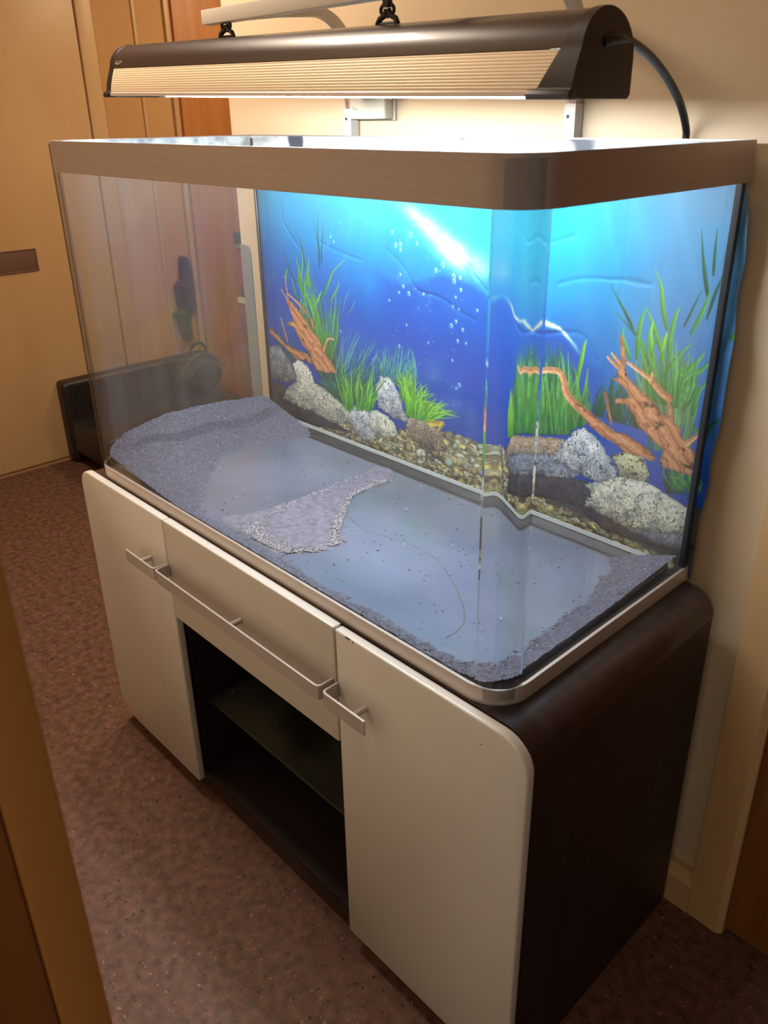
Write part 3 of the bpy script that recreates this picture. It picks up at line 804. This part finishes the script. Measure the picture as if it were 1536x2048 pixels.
# wet film contact line: reflected streak and shading below it, painted into the print
XB = [380, 440, 500, 560, 620, 690, 750, 800, 850, 900, 960, 1020]
ZB = [1210, 1175, 1160, 1180, 1195, 1190, 1160, 1132, 1137, 1128, 1085, 1070]
zb = np.interp(mmx, XB, ZB)+mid*14
inb = np.clip((mmx-400)/60, 0, 1)*np.clip((1010-mmx)/60, 0, 1)
blend(0.50*inb*np.clip((zb-mmz)/10, 0, 1)*np.clip((mmz-zb+230)/230, 0, 1), (6, 62, 166))
edge_w = np.clip((mmx-730)/60, 0, 1)*np.clip((960-mmx)/60, 0, 1)
blend(0.95*edge_w*np.exp(-((mmz-zb-3)/4.5)**2)*(0.5+1.6*np.clip(mid+0.35, 0, 1)), (235, 250, 255))
# pale smears in the deep water
for x, z, rx, rz in ((560, 985, 26, 38), (600, 985, 20, 34), (650, 940, 24, 40), (520, 960, 60, 14), (700, 905, 18, 40), (620, 930, 60, 10), (470, 1020, 30, 22), (60, 1010, 60, 60), (330, 1010, 60, 45)):
    blend(0.33*blob(x, z, rx, rz)*(0.7+2.0*np.clip(mid+0.2, 0, 1)), (84, 122, 190))

def bbox(pts, pad):
    xs_ = [p[0] for p in pts]; zs_ = [p[1] for p in pts]
    x0 = max(0, int((min(xs_)-pad)*SS)); x1 = min(CW, int((max(xs_)+pad)*SS)+2)
    y0 = max(0, int((PB+PH-max(zs_)-pad)*SS)); y1 = min(CH, int((PB+PH-min(zs_)+pad)*SS)+2)
    return x0, x1, y0, y1
def paint(sl, m, col):
    m = np.clip(m, 0, 1)[..., None]
    C[sl] = C[sl]*(1-m)+np.asarray(col, float)*m
FN = fbm((CH, CW), 9, 201, 3); FN2 = fbm((CH, CW), 3.2, 221, 2); FN3 = fbm((CH, CW), 26, 231, 3)
ROCKC = {'dark': (66, 64, 72), 'grey': (140, 146, 158), 'pale': (226, 228, 206), 'blue': (198, 204, 210), 'brown': (158, 140, 120), 'spot': (204, 206, 168)}
def rock(kind, pts):
    x0, x1, y0, y1 = bbox(pts, 6)
    if x1 <= x0 or y1 <= y0: return
    sl = (slice(y0, y1), slice(x0, x1))
    wx = (FN[sl]-0.5)*16
    px, pz = mmx[sl]+wx, mmz[sl]+(FN3[sl]-0.5)*10
    ins_ = in_poly(px, pz, pts)
    d = edge_dist(px, pz, pts)
    zc = np.array([p[1] for p in pts]); rel = (mmz[sl]-zc.min())/max(1, zc.max()-zc.min())
    v = 0.88+0.55*(FN3[sl]-0.35)+0.75*(FN[sl]-0.5)+0.55*(rel-0.42)
    pit = np.clip((0.55*FN2[sl]+0.45*FN[sl]-0.575)*16, 0, 1)*(0.85 if kind != 'dark' else 0.2)
    v = v*(1-pit*0.7)
    if kind == 'spot':
        v *= 1-0.65*np.clip((FN[sl]-0.60)*14, 0, 1)
    v *= 0.72+0.28*np.clip(d/7, 0, 1)
    col = np.array(ROCKC[kind])[None, None]*v[..., None]*1.04
    tint = (FN3[sl]-0.5)[..., None]*np.array([26, 10, -22])
    paint(sl, ins_*np.clip(d/1.2, 0, 1), np.clip(col+tint, 0, 255))
def wood(pts, seed):
    x0, x1, y0, y1 = bbox(pts, 4)
    if x1 <= x0 or y1 <= y0: return
    sl = (slice(y0, y1), slice(x0, x1))
    px, pz = mmx[sl]+(FN[sl]-0.5)*2.5, mmz[sl]+(FN[sl]-0.5)*2.5
    ins_ = in_poly(px, pz, pts); d = edge_dist(px, pz, pts)
    P_ = np.array(pts, float); q = P_-P_.mean(0); w_, v_ = np.linalg.eigh(q.T@q); ax = v_[:, -1]
    al = px*ax[0]+pz*ax[1]; ac = -px*ax[1]+pz*ax[0]+(FN3[sl]-0.5)*20
    st = 0.52+0.20*np.sin(ac*0.33+seed)+0.16*np.sin(ac*0.9+al*0.02+seed*2)+0.10*np.sin(ac*2.1+seed)+(FN2[sl]-0.5)*0.15
    c0, c1, c2 = np.array((118, 66, 42)), np.array((206, 136, 96)), np.array((236, 184, 140))
    s = np.clip(st, 0, 1)[..., None]
    col = np.where(s < 0.45, c0+(c1-c0)*s/0.45, c1+(c2-c1)*(s-0.45)/0.55)
    col = col*(0.70+0.30*np.clip(d/6, 0, 1))[..., None]
    knot = np.clip((FN3[sl]-0.70)*10, 0, 1)[..., None]
    col = col*(1-0.6*knot)
    paint(sl, ins_*np.clip(d/0.9, 0, 1), col)
def stroke(pts, w0, w1, c0, c1, mode='taper', alpha=1.0):
    """brush stroke along a spline; taper = blade (wide at the base, pointed tip)"""
    sp = [(p.x, p.y) for p in spline([(a, b, 0) for a, b in pts], 5)]
    x0, x1, y0, y1 = bbox(sp, max(w0, w1)+2)
    if x1 <= x0 or y1 <= y0: return
    sl = (slice(y0, y1), slice(x0, x1)); px, pz = mmx[sl], mmz[sl]
    best = np.full(px.shape, 1e9); par = np.zeros(px.shape); n = len(sp)-1
    sd = np.zeros(px.shape)
    for i in range(n):
        ax, az = sp[i]; dx, dz = sp[i+1][0]-ax, sp[i+1][1]-az; L = dx*dx+dz*dz+1e-9
        u = np.clip(((px-ax)*dx+(pz-az)*dz)/L, 0, 1)
        d = np.hypot(px-ax-u*dx, pz-az-u*dz)
        b = d < best
        best = np.where(b, d, best); par = np.where(b, (i+u)/n, par)
        sd = np.where(b, (px-ax)*dz-(pz-az)*dx, sd)
    if mode == 'taper':
        w = w0/2*np.clip(np.minimum(1, (1-par)*1.8), 0, 1)*(0.55+0.45*np.clip(par*5, 0, 1))+0.35
    else:
        w = (w0+(w1-w0)*par)/2
    m = np.clip((w-best)*1.2+0.5, 0, 1)*alpha
    col = np.array(c0)[None, None]*(1-par[..., None])+np.array(c1)[None, None]*par[..., None]
    col = col*(0.86+0.26*(sd > 0))[..., None]
    if mode != 'taper': col = col*(0.75+0.5*FN2[sl])[..., None]
    paint(sl, m, np.clip(col, 0, 255))
GC = {'g': ((52, 128, 58), (112, 186, 92)), 'b': ((66, 150, 34), (158, 222, 74)), 'd': ((20, 74, 52), (40, 116, 88)),
      't': ((44, 116, 116), (112, 186, 178)), 'h': ((88, 138, 92), (130, 182, 122))}
def clump(kind, n, w, b, t):
    tp = np.array(t, float); bp_ = np.array(b, float)
    for k in range(n):
        f = rng.random(); g = np.clip(f+rng.normal(0, 0.12), 0, 1)
        p0 = bp_[0]+(bp_[1]-bp_[0])*g
        i = min(len(tp)-2, int(f*(len(tp)-1))); u = f*(len(tp)-1)-i
        p2 = tp[i]*(1-u)+tp[i+1]*u
        L = rng.uniform(0.45, 1.05); p2 = p0+(p2-p0)*L
        mid_ = (p0+p2)/2+np.array([rng.normal(0, 7), 6+rng.normal(0, 4)])
        a, c = GC[kind]; j = rng.uniform(0.72, 1.2)
        stroke([tuple(p0), tuple(mid_), tuple(p2)], w*rng.uniform(0.6, 1.1), 0, np.array(a)*j, np.array(c)*j, alpha=0.92 if kind != 'h' else 0.7)
def pebbles(poly, n, r0, r1):
    P_ = np.array(poly, float); lo, hi = P_.min(0), P_.max(0)
    c = np.stack([rng.uniform(lo[0], hi[0], n*3), rng.uniform(lo[1], hi[1], n*3)], -1)
    c = c[in_poly(c[:, 0], c[:, 1], poly)][:n]
    c = c[np.argsort(-c[:, 1])]
    x0, x1, y0, y1 = bbox(poly, 2); sl = (slice(y0, y1), slice(x0, x1))
    paint(sl, in_poly(mmx[sl], mmz[sl], poly)*1.0, (84, 82, 72))
    tones = [(176, 164, 118), (150, 146, 118), (120, 112, 92), (196, 196, 172), (170, 182, 160), (98, 92, 82), (206, 188, 120), (142, 120, 96)]
    for (x, z) in c:
        r = rng.uniform(r0, r1); a = rng.uniform(-0.6, 0.6); rx_ = r*rng.uniform(1, 1.5); rz = r*rng.uniform(0.65, 0.95)
        x0, x1, y0, y1 = bbox([(x, z)], rx_+2); 
        if x1 <= x0 or y1 <= y0: continue
        sl = (slice(y0, y1), slice(x0, x1))
        u = ((mmx[sl]-x)*math.cos(a)+(mmz[sl]-z)*math.sin(a))/rx_; v = (-(mmx[sl]-x)*math.sin(a)+(mmz[sl]-z)*math.cos(a))/rz
        q = np.sqrt(u*u+v*v)
        sh_ = 0.95-0.45*q*q+0.22*v
        col = np.array(tones[rng.integers(len(tones))])[None, None]*(sh_+(FN2[sl]-0.5)*0.3)[..., None]*rng.uniform(0.8, 1.15)
        paint(sl, np.clip((1-q)*r*1.2, 0, 1), np.clip(col*1.22, 0, 255))

for a in (0, 3, 4, 14, 13, 5, 7, 8): clump(*P_CLUMP[a]) if a < len(P_CLUMP) and P_CLUMP[a][0] in 'td' else None
for cl in P_CLUMP:
    if cl[0] in 'tdh': clump(*cl)
for c_, w_, pts in P_BLADE:
    a, b = GC[c_]; stroke(pts, w_, 0, a, b)
for cl in P_CLUMP:
    if cl[0] in 'g': clump(*cl)
# driftwood, then the stones and grass in front of it
for i in (0, 1, 3, 5): wood(P_WOOD[i], i*1.7)
for w0, w1, pts in P_TWIG: stroke(pts, w0, w1, (228, 172, 130), (200, 132, 90), 'round')
for i in (2, 4): wood(P_WOOD[i], i*1.7)
GROUND = [(0, 742), (0, 850), (40, 815), (110, 806), (200, 785), (330, 800), (420, 812), (520, 842), (560, 852), (640, 862), (760, 866), (820, 862), (1000, 858), (1110, 872), (1208, 880), (1208, 742)]
x0, x1, y0, y1 = bbox(GROUND, 2); _sl = (slice(y0, y1), slice(x0, x1))
paint(_sl, in_poly(mmx[_sl]+(FN[_sl]-0.5)*10, mmz[_sl]+(FN[_sl]-0.5)*12, GROUND)*1.0, (76, 80, 78))
pebbles([(200, 744), (200, 790), (330, 806), (420, 812), (520, 838), (560, 850), (640, 860), (745, 864), (770, 858), (770, 744)], 1500, 3.5, 8.5)
pebbles([(500, 790), (520, 838), (560, 850), (640, 860), (745, 864), (770, 858), (770, 800)], 170, 8, 14)
pebbles([(770, 744), (770, 856), (830, 800), (1000, 780), (1100, 770), (1180, 760), (1180, 744)], 420, 4, 10)
for kind, pts in P_ROCK: rock(kind, pts)
for cl in P_CLUMP:
    if cl[0] == 'b': clump(*cl)
stroke([P_LEAF[0], P_LEAF[1]], 16, 12, (206, 178, 66), (186, 160, 60), 'round'); stroke([P_LEAF[1], P_LEAF[2]], 12, 5, (206, 178, 66), (186, 160, 60), 'round')
for x, z, r in P_BUB:
    x0, x1, y0, y1 = bbox([(x, z)], r+3); sl = (slice(y0, y1), slice(x0, x1))
    if x1 <= x0 or y1 <= y0: continue
    q = np.hypot((mmx[sl]-x)/0.8, mmz[sl]-z)
    paint(sl, np.exp(-((q-r*0.95)/1.5)**2)*(0.5+0.5*((mmx[sl]-x)+(mmz[sl]-z) > 0)), (205, 240, 252))
for k in range(190):                     # small bubbles rising in columns
    cxm = [300, 480, 560, 600, 640, 240][k % 6]
    x = cxm+rng.normal(0, 22); z = rng.uniform(860, 1330)
    x0, x1, y0, y1 = bbox([(x, z)], 4); sl = (slice(y0, y1), slice(x0, x1))
    paint(sl, 0.6*np.exp(-(np.hypot(mmx[sl]-x, mmz[sl]-z)/rng.uniform(0.7, 1.8))**2), (190, 235, 250))

# sheet: fine grid, gently wrinkled and loose at its right-hand edge
DS = 1.35
gw, gh = int(PW/DS), int(PH/DS)
ux = np.linspace(0, PW-1.5, gw); uz = np.linspace(PB+1.5, PB+PH-1.5, gh)
UX, UZ = np.meshgrid(ux, uz)
col_r = np.clip(((PB+PH-UZ)*SS), 0, CH-1.01); col_c = np.clip(UX*SS, 0, CW-1.01)
ri, ci = col_r.astype(int), col_c.astype(int); fr_, fc = (col_r-ri)[..., None], (col_c-ci)[..., None]
Cs = (C[ri, ci]*(1-fc)+C[ri, ci+1]*fc)*(1-fr_)+(C[ri+1, ci]*(1-fc)+C[ri+1, ci+1]*fc)*fr_
v = np.clip(Cs, 0, 255)/255.0
L_ = np.where(v <= 0.04045, v/12.92, ((v+0.055)/1.055)**2.4)
cols = np.concatenate([L_, np.ones(L_.shape[:2]+(1,))], -1)
big2 = fbm((gh, gw), 70, 301, 3)-0.5
dep = 0.0072+0.0035*np.clip(big2+0.2, 0, 1)
for cr in P_CREASE:
    d = edge_dist(UX+big2*34, UZ+big2[::-1]*22, [(p.x, p.y) for p in spline([(a_, b_, 0) for a_, b_ in cr], 5)], False)
    dep = dep+(0.0011+0.0010*np.clip(big2*2+0.5, 0, 1))*np.exp(-(d/4.2)**2)
loose = np.clip((UX-1180)/28, 0, 1)
dep = dep+loose*(0.003+0.003*np.sin(UZ*0.021+0.6)+0.0015*np.sin(UZ*0.07))
wx = UX+loose*(1.0+7*np.exp(-((UZ-1100)/95)**2)-3*np.clip((960-UZ)/150, 0, 1.6)+1.6*np.sin(UZ*0.05)-13*np.clip((UZ-1345)/45, 0, 1))
dep = np.clip(dep, 0.0055, 0.019)
me = grid_mesh('aquarium_backdrop', wx/1000, 0.5+dep, UZ/1000, None, cols, 'print')
M_print = mat('printed_film', (128, 128, 128), 0.32, spec=0.35)
n_, l_, b_ = nodes(M_print); at = n_.new('ShaderNodeVertexColor'); at.layer_name = 'print'; l_.new(at.outputs[0], b_.inputs['Base Color'])
bd = link('aquarium_backdrop', me, M_print, smooth=False)
me.polygons.foreach_set('use_smooth', np.ones(len(me.polygons), bool))
tag(bd, 'printed underwater scene backdrop of blue water, rocks, driftwood and plants taped behind the tank', 'poster')
del C, mmx, mmz, xx, yy, FN, FN2, FN3

# ------------------------------------------------------------------ hanging light unit
lamp = thing('hanging_aquarium_light', 'long dark hooded fluorescent light with a ribbed metal front hanging above the tank', 'lamp', (0.016, 0.145, 1.5255), (0, 0.0243, 0))
LOCAL.add(lamp)
LL, LD = 1.124, 0.126
def arc2(cx, cz, rx, rz, a0, a1, n):
    return [(cx+rx*math.cos(math.radians(a0+(a1-a0)*k/n)), cz+rz*math.sin(math.radians(a0+(a1-a0)*k/n))) for k in range(n+1)]
hood = [(0.017, 0.051)] + arc2(0.066, 0.047, 0.049, 0.047, 172, 90, 10) + arc2(0.066, 0.040, 0.060, 0.054, 88, 0, 12) + [(0.126, 0.004), (0.122, 0.0)]
hin = [(0.119, 0.003), (0.122, 0.040)] + [(0.066+(y-0.066)*0.93, 0.040+(z-0.040)*0.93) for y, z in hood[1:-2][::-1] if z > 0.045] + [(0.021, 0.051)]
def shear(p): return LL-0.056+0.044*(max(0, p[1])/0.094)**0.8
prism('hood', hood+hin, 0.016, shear, 'x', M_hood, lamp)
# ribbed front panel
rib = []
NR = 11
for k in range(NR*4+1):
    s = k/(NR*4); z = 0.0075+s*0.0425; y = 0.004+0.0125*s**1.4
    rib.append((y+(0.00045 if (k % 4) == 1 else 0), z))
rib += [(0.020, 0.050), (0.0085, 0.0075)]
prism('front_panel', rib, 0.018, lambda p: shear(p)-0.0005, 'x', M_rib, lamp, smooth=False)
prism('front_lip', [(0.0015, 0.0010), (0.0015, 0.0062), (0.003, 0.0074), (0.009, 0.0074), (0.009, 0.0010)], 0.018, LL-0.054, 'x', M_alul, lamp, smooth=False)
# end caps
capp = [(0.0, 0.006), (0.0025, 0.010)] + [(0.0035+0.0125*(s/8)**1.4, 0.010+0.041*s/8) for s in range(9)] + [(y-0.0006, z+0.0008) for y, z in hood[1:-2]] + [(0.1266, 0.004), (0.121, -0.0012), (0.012, -0.0012), (0.0, 0.0)]
prism('end_cap', capp, 0.0, 0.0158, 'x', M_cap, lamp, bev=0.0015)
capr = [(y-0.0005, z+0.0006) for y, z in capp]
prism('end_cap', capr, lambda p: shear(p)+0.0006, LL, 'x', M_cap, lamp, bev=0.0)
foot = [(-0.003, 0.0), (-0.0035, 0.004), (0.0, 0.0085), (0.012, 0.0085), (0.012, -0.0016), (-0.001, -0.0016)]
prism('cap_lip', foot, -0.003, 0.0175, 'x', M_cap, lamp, bev=0.001)
prism('cap_lip', foot, LL-0.0605, LL+0.001, 'x', M_cap, lamp, bev=0.001)
# inside: reflector and two tubes
refl = [(0.010, 0.006), (0.020, 0.034), (0.050, 0.040), (0.066, 0.030), (0.082, 0.040), (0.108, 0.036), (0.118, 0.006), (0.1195, 0.006), (0.109, 0.038), (0.082, 0.042), (0.066, 0.032), (0.050, 0.042), (0.019, 0.036), (0.0085, 0.006)]
prism('reflector', refl, 0.02, LL-0.06, 'x', M_refl, lamp, smooth=False)
for y, tz in ((0.032, 0.0072), (0.090, 0.0150)):
    tb = tube('fluorescent_tube', [(0.19, y, tz), (LL-0.075, y, tz)], 0.008, M_tube, lamp, 14)
    tube('tube_cap', [(0.165, y, tz), (0.1895, y, tz)], 0.0085, M_alul, tb, 12)
    tube('tube_cap', [(LL-0.0745, y, tz), (LL-0.062, y, tz)], 0.0085, M_alul, tb, 12)
prism('louvre', [(0.0100, 0.001), (0.0100, 0.004), (0.016, 0.004), (0.016, 0.001)], 0.02, LL-0.06, 'x', M_refl, lamp, smooth=False)
# small maker's mark on the hood: an oval outline with illegible strokes
mk = bmesh.new()
def hood_pt(x, s):   # s along the front curve of the hood
    a = math.radians(172-82*s); return Vector((x, 0.066+0.0497*math.cos(a), 0.047+0.0477*math.sin(a)))
bm_tube(mk, [hood_pt(0.036+0.011*math.cos(t), 0.11+0.05*math.sin(t)) for t in np.linspace(2.2, 5.4, 9)], 0.0006, 5)
for x0, x1 in ((0.032, 0.034), (0.037, 0.039), (0.042, 0.045), (0.047, 0.049)):
    bm_tube(mk, [hood_pt(x0, 0.085), hood_pt(x1, 0.15)], 0.0006, 5)
from_bm('maker_mark', mk, mat('silver_print', (190, 170, 150), 0.4), lamp)
# clips that hang the light from the bar
def clip(name, x):
    bm = bmesh.new(); zt = 0.0945; W = 1.3
    bm_tube(bm, [(x-0.016*W, 0.064, zt-0.001), (x-0.012*W, 0.064, zt+0.006), (x-0.004, 0.064, zt+0.011), (x-0.002, 0.064, zt+0.018)], 0.0040, 8)
    bm_tube(bm, [(x+0.016*W, 0.064, zt-0.001), (x+0.013*W, 0.064, zt+0.006), (x+0.005, 0.064, zt+0.011), (x+0.002, 0.064, zt+0.018)], 0.0040, 8)
    bm_tube(bm, [(x-0.017, 0.064, zt), (x+0.017, 0.064, zt)], 0.0026, 8)
    ring = [(x+0.0135*math.cos(a), 0.064, zt+0.017+0.008*math.sin(a)) for a in np.linspace(0.2, 2*math.pi+0.2, 15)]
    bm_tube(bm, ring, 0.0026, 8, cap=False)
    bm_box(bm, x-0.006, x+0.006, 0.059, 0.069, zt+0.020, zt+0.031, 0.002, 2)
    return from_bm(name, bm, M_black, lamp, smooth=True)
clip('hanging_clip', 0.355); clip('hanging_clip', 0.760)
# power cord, from the right-hand end cap down behind the tank
Rm = Matrix.Translation(lamp.location) @ Matrix.Rotation(0.0243, 4, 'Y'); Ri = Rm.inverted()
wp = [(1.1365, 0.213, 1.5590), (1.1405, 0.228, 1.5610), (1.135, 0.268, 1.5600), (1.118, 0.345, 1.5480), (1.104, 0.418, 1.5260), (1.095, 0.478, 1.4960), (1.087, 0.520, 1.4640), (1.084, 0.5315, 1.4400), (1.083, 0.5325, 1.36), (1.083, 0.533, 1.1), (1.083, 0.533, 0.62), (1.083, 0.533, 0.30)]
tube('power_cord', [Ri @ p for p in spline(wp, 8)], 0.0056, M_cord, lamp, 10)
tube('cord_grip', [Ri @ Vector(p) for p in ((1.1355, 0.207, 1.5575), (1.1395, 0.216, 1.5600), (1.1400, 0.234, 1.5612))], [0.009, 0.0078, 0.0066], M_black, lamp, 12)

# ------------------------------------------------------------------ frame that carries the light
frame = thing('light_support_frame', 'white square tube frame rising behind the tank to carry the hanging light', 'frame', (0.60, 0.53, 0.7405))
HB = 0.2075
def sq_tube(name, path, w, m, sidev=Vector((1, 0, 0))):
    bm = bmesh.new(); pts = [Vector(p) for p in path]; rings = []
    for i, p in enumerate(pts):
        t = (pts[min(i+1, len(pts)-1)]-pts[max(i-1, 0)]).normalized()
        nn = t.cross(sidev).normalized(); h = w/2
        rings.append([bm.verts.new(p+sidev*a*h+nn*b*h) for a, b in ((-1, -1), (1, -1), (1, 1), (-1, 1))])
    for a, b in zip(rings[:-1], rings[1:]):
        for k in range(4): bm.faces.new((a[k], a[(k+1) % 4], b[(k+1) % 4], b[k]))
    bm.faces.new(rings[0][::-1]); bm.faces.new(rings[-1])
    o = from_bm(name, bm, m, frame, smooth=True)
    return o
ZA = 1.668
for x in (0.328, 0.881):
    R0 = 0.085
    path = [(x, 0.5305, 1.40), (x, 0.5305, 1.505), (x, 0.5305, ZA-R0)]
    path += [(x, 0.5305-R0+R0*math.cos(a), ZA-R0+R0*math.sin(a)) for a in np.linspace(0, math.pi/2, 12)[1:]]
    path += [(x, 0.36, ZA-0.006), (x, HB+0.0125, 1.6445)]
    sq_tube('arm', path, 0.0175, M_frame)
    sl = sq_tube('leg', [(x, 0.5305, 0.7405), (x, 0.5305, 1.497)], 0.0215, M_frame)
    sq_tube('rusty_sleeve', [(x, 0.5305, 1.4972), (x, 0.5305, 1.535)], 0.0180, M_rust)
    bm = bmesh.new(); bm_tube(bm, [(x-0.003, 0.5195, 1.478), (x-0.003, 0.5190, 1.478)], 0.0030, 12)
    from_bm('pin_hole', bm, M_black, sl)
bb = box('cross_bar', 0.318, 0.893, HB-0.012, HB+0.012, 1.6325, 1.6555, M_frame, frame, 0.002)

# ------------------------------------------------------------------ thermostat on the wall
th = thing('wall_thermostat', 'white plastic room thermostat on the wall behind the hanging light', 'thermostat', (0.397, WY, 1.528))
box('back_plate', 0.348, 0.451, WY-0.006, WY, 1.474, 1.582, M_plastic, th, 0.002)
box('housing', 0.342, 0.446, WY-0.030, WY-0.0062, 1.477, 1.580, M_plastic, th, 0.004, 3)
tube('dial', [(0.394, WY-0.030, 1.538), (0.394, WY-0.040, 1.538)], [0.026, 0.024], M_plastic, th, 32)
mk = bmesh.new()
bm_box(mk, 0.352, 0.3555, WY-0.0304, WY-0.0300, 1.4985, 1.5005)
for k, (a, b) in enumerate(((0.355, 1.4965), (0.358, 1.4955), (0.361, 1.4965), (0.364, 1.4958))):
    bm_box(mk, a, a+0.0022, WY-0.0304, WY-0.0300, b-0.001, b+0.0008)
from_bm('printed_mark', mk, mat('grey_print', (120, 112, 104), 0.6), th)

# ------------------------------------------------------------------ recess on the left: black chair, bag, shelf
ch = thing('black_bench', 'low black leather bench with a padded back along the cream wall left of the tank', 'bench', (-1.75, 1.05, 0))
def soft(name, x0, x1, y0, y1, z0, z1, r=0.03, m=None, p=None):
    return box(name, x0, x1, y0, y1, z0, z1, m or M_leather, p or ch, r, 5)
soft('backrest', -1.945, -1.858, 0.664, 1.44, 0.012, 0.397, 0.028)
soft('seat', -1.8565, -1.47, 0.670, 1.44, 0.06, 0.225, 0.03)
for x in (-1.91, -1.52):
    for y in (0.74, 1.38):
        tube('foot', [(x, y, 0.0), (x, y, 0.012 if x < -1.8 else 0.0605)], 0.02, M_black, ch, 10)
bag = thing('black_bag', 'rounded black bag with lighter piping slumped on the bench beside the wood door', 'bag', (-1.76, 1.31, 0.225))
bm = bmesh.new(); bmesh.ops.create_uvsphere(bm, u_segments=28, v_segments=16, radius=1.0)
for v in bm.verts:
    z = v.co.z
    v.co = Vector((-1.765+v.co.x*0.07*(1-0.25*max(0, z)), 1.315+v.co.y*0.125*(1-0.35*max(0, z)**2), 0.33+max(z, -0.94)*0.112))
from_bm('bag_body', bm, mat('black_nylon', (40, 36, 36), 0.5), bag, smooth=True)
M_pipe = mat('grey_piping', (96, 92, 90), 0.5)
for off in (0.062, 0.030):
    pts = [(-1.765+off*0.98+0.012, 1.315+0.122*math.cos(a)*(1-0.35*max(0, math.sin(a))**2)*(1 if off < 0.05 else 0.72), 0.33+0.108*math.sin(a)*(1 if off < 0.05 else 0.72)) for a in np.linspace(0.1, math.pi-0.1, 14)]
    tube('piping', pts, 0.0035, M_pipe, bag, 6)
tube('carry_strap', spline([(-1.765, 1.27, 0.435), (-1.76, 1.295, 0.475), (-1.76, 1.34, 0.475), (-1.765, 1.365, 0.43)], 6), 0.008, M_black, bag, 8)
coat = thing('hanging_coat', 'dark purple coat with a green lining hanging on the cream wall against the wood door', 'coat', (-1.93, 1.36, 0.46))
def cloth(name, prof, x0, x1, m):
    bm = bmesh.new(); n = len(prof); rows = []
    for k, (y0, y1, z) in enumerate(prof):
        rows.append([bm.verts.new((x1-(x1-x0)*(abs(2*j/8-1)**2.2)+0.006*math.sin(j*1.9+k), y0+(y1-y0)*j/8, z)) for j in range(9)])
    for a, b in zip(rows[:-1], rows[1:]):
        for j in range(8): bm.faces.new((a[j], a[j+1], b[j+1], b[j]))
    bk = [[bm.verts.new((x0-0.008, y0, z)), bm.verts.new((x0-0.008, y1, z))] for y0, y1, z in prof]
    for (a, b), ra, rb in zip(zip(bk[:-1], bk[1:]), rows[:-1], rows[1:]):
        bm.faces.new((a[1], a[0], b[0], b[1])); bm.faces.new((a[0], ra[0], rb[0], b[0])); bm.faces.new((ra[-1], a[1], b[1], rb[-1]))
    bm.faces.new(rows[0]+[bk[0][1], bk[0][0]]); bm.faces.new(rows[-1]+[bk[-1][1], bk[-1][0]])
    return from_bm(name, bm, m, coat, smooth=True)
cloth('coat_body', [(1.372, 1.405, 0.865), (1.365, 1.425, 0.80), (1.362, 1.43, 0.765), (1.325, 1.432, 0.735), (1.328, 1.434, 0.68), (1.333, 1.434, 0.62)], -1.935, -1.885, mat('purple_wool', (62, 50, 62), 0.85))
cloth('coat_lining', [(1.335, 1.405, 0.6195), (1.295, 1.40, 0.600), (1.318, 1.395, 0.56), (1.325, 1.395, 0.51), (1.345, 1.39, 0.46)], -1.935, -1.895, mat('green_lining', (58, 74, 46), 0.85))
tube('coat_hook', [(-1.95, 1.388, 0.875), (-1.925, 1.388, 0.872), (-1.918, 1.388, 0.884)], 0.004, M_handle, coat, 8)

shf = thing('narrow_shelf_unit', 'narrow dark shelf unit with one white shelf standing in the recess behind the tank', 'shelf', (-0.60, 1.03, 0))
M_sd = mat('dark_shelf_board', (56, 48, 48), 0.6)
for z0, z1, m in ((0.02, 0.045, M_sd), (0.44, 0.458, M_sd), (0.887, 0.907, M_plastic)):
    box('shelf_board', -0.730, -0.46, 0.9, 1.18, z0, z1, m, shf, 0.002, 1)
for x in (-0.715, -0.475):
    box('post', x-0.012, x+0.012, 1.181, 1.20, 0.0, 1.10, M_sd, shf, 0.002, 1)
box('back_board', -0.74, -0.45, 1.2005, 1.212, 0.0, 1.12, M_sd, shf)
def crate(name, label, z0, z1, mb, ml, lidh):
    t_ = thing(name, label, 'box', (-0.60, 1.03, z0))
    box('box_body', -0.728, -0.48, 0.905, 1.165, z0, z1-lidh, mb, t_, 0.004, 2)
    if lidh: box('lid', -0.731, -0.477, 0.902, 1.168, z1-lidh+0.0003, z1, ml, t_, 0.003, 2)
    return t_
M_red = mat('red_black_cloth', (130, 52, 44), 0.8); add_noise(M_red, (34, 30, 32), (150, 58, 48), (5, 5, 9), 2, 0.46, 0.54)
crate('storage_box', 'brown box under the white shelf of the narrow shelf unit', 0.4585, 0.885, mat('brown_board', (104, 76, 66), 0.7), None, 0)
crate('storage_box', 'black box on the lowest shelf of the narrow shelf unit', 0.0455, 0.42, mat('black_board', (52, 50, 54), 0.7), None, 0)
t_ = thing('patterned_bag', 'red and black patterned bag on the white shelf of the narrow shelf unit', 'bag', (-0.60, 1.03, 0.9075))
box('bag_body', -0.727, -0.48, 0.907, 1.16, 0.9075, 1.073, M_red, t_, 0.012, 3)
t_ = thing('grey_rimmed_box', 'black box with a grey band on top of the patterned bag', 'box', (-0.60, 1.03, 1.0735))
box('grey_band', -0.727, -0.48, 0.907, 1.16, 1.0735, 1.090, mat('grey_band', (120, 118, 122), 0.6), t_, 0.003, 1)
box('box_body', -0.730, -0.478, 0.904, 1.163, 1.0905, 1.130, mat('black_card', (46, 44, 50), 0.6), t_, 0.003, 1)
# grey guard on the corner of the wall
gp = [(-0.1415, 0.02), (-0.0985, 0.02), (-0.0985, 1.160), (-0.101, 1.170), (-0.107, 1.178), (-0.1415, 1.181)]
struct(prism('trim_7', gp, 0.5405, 0.5448, 'y', mat('grey_guard', (128, 128, 120), 0.6), smooth=False))
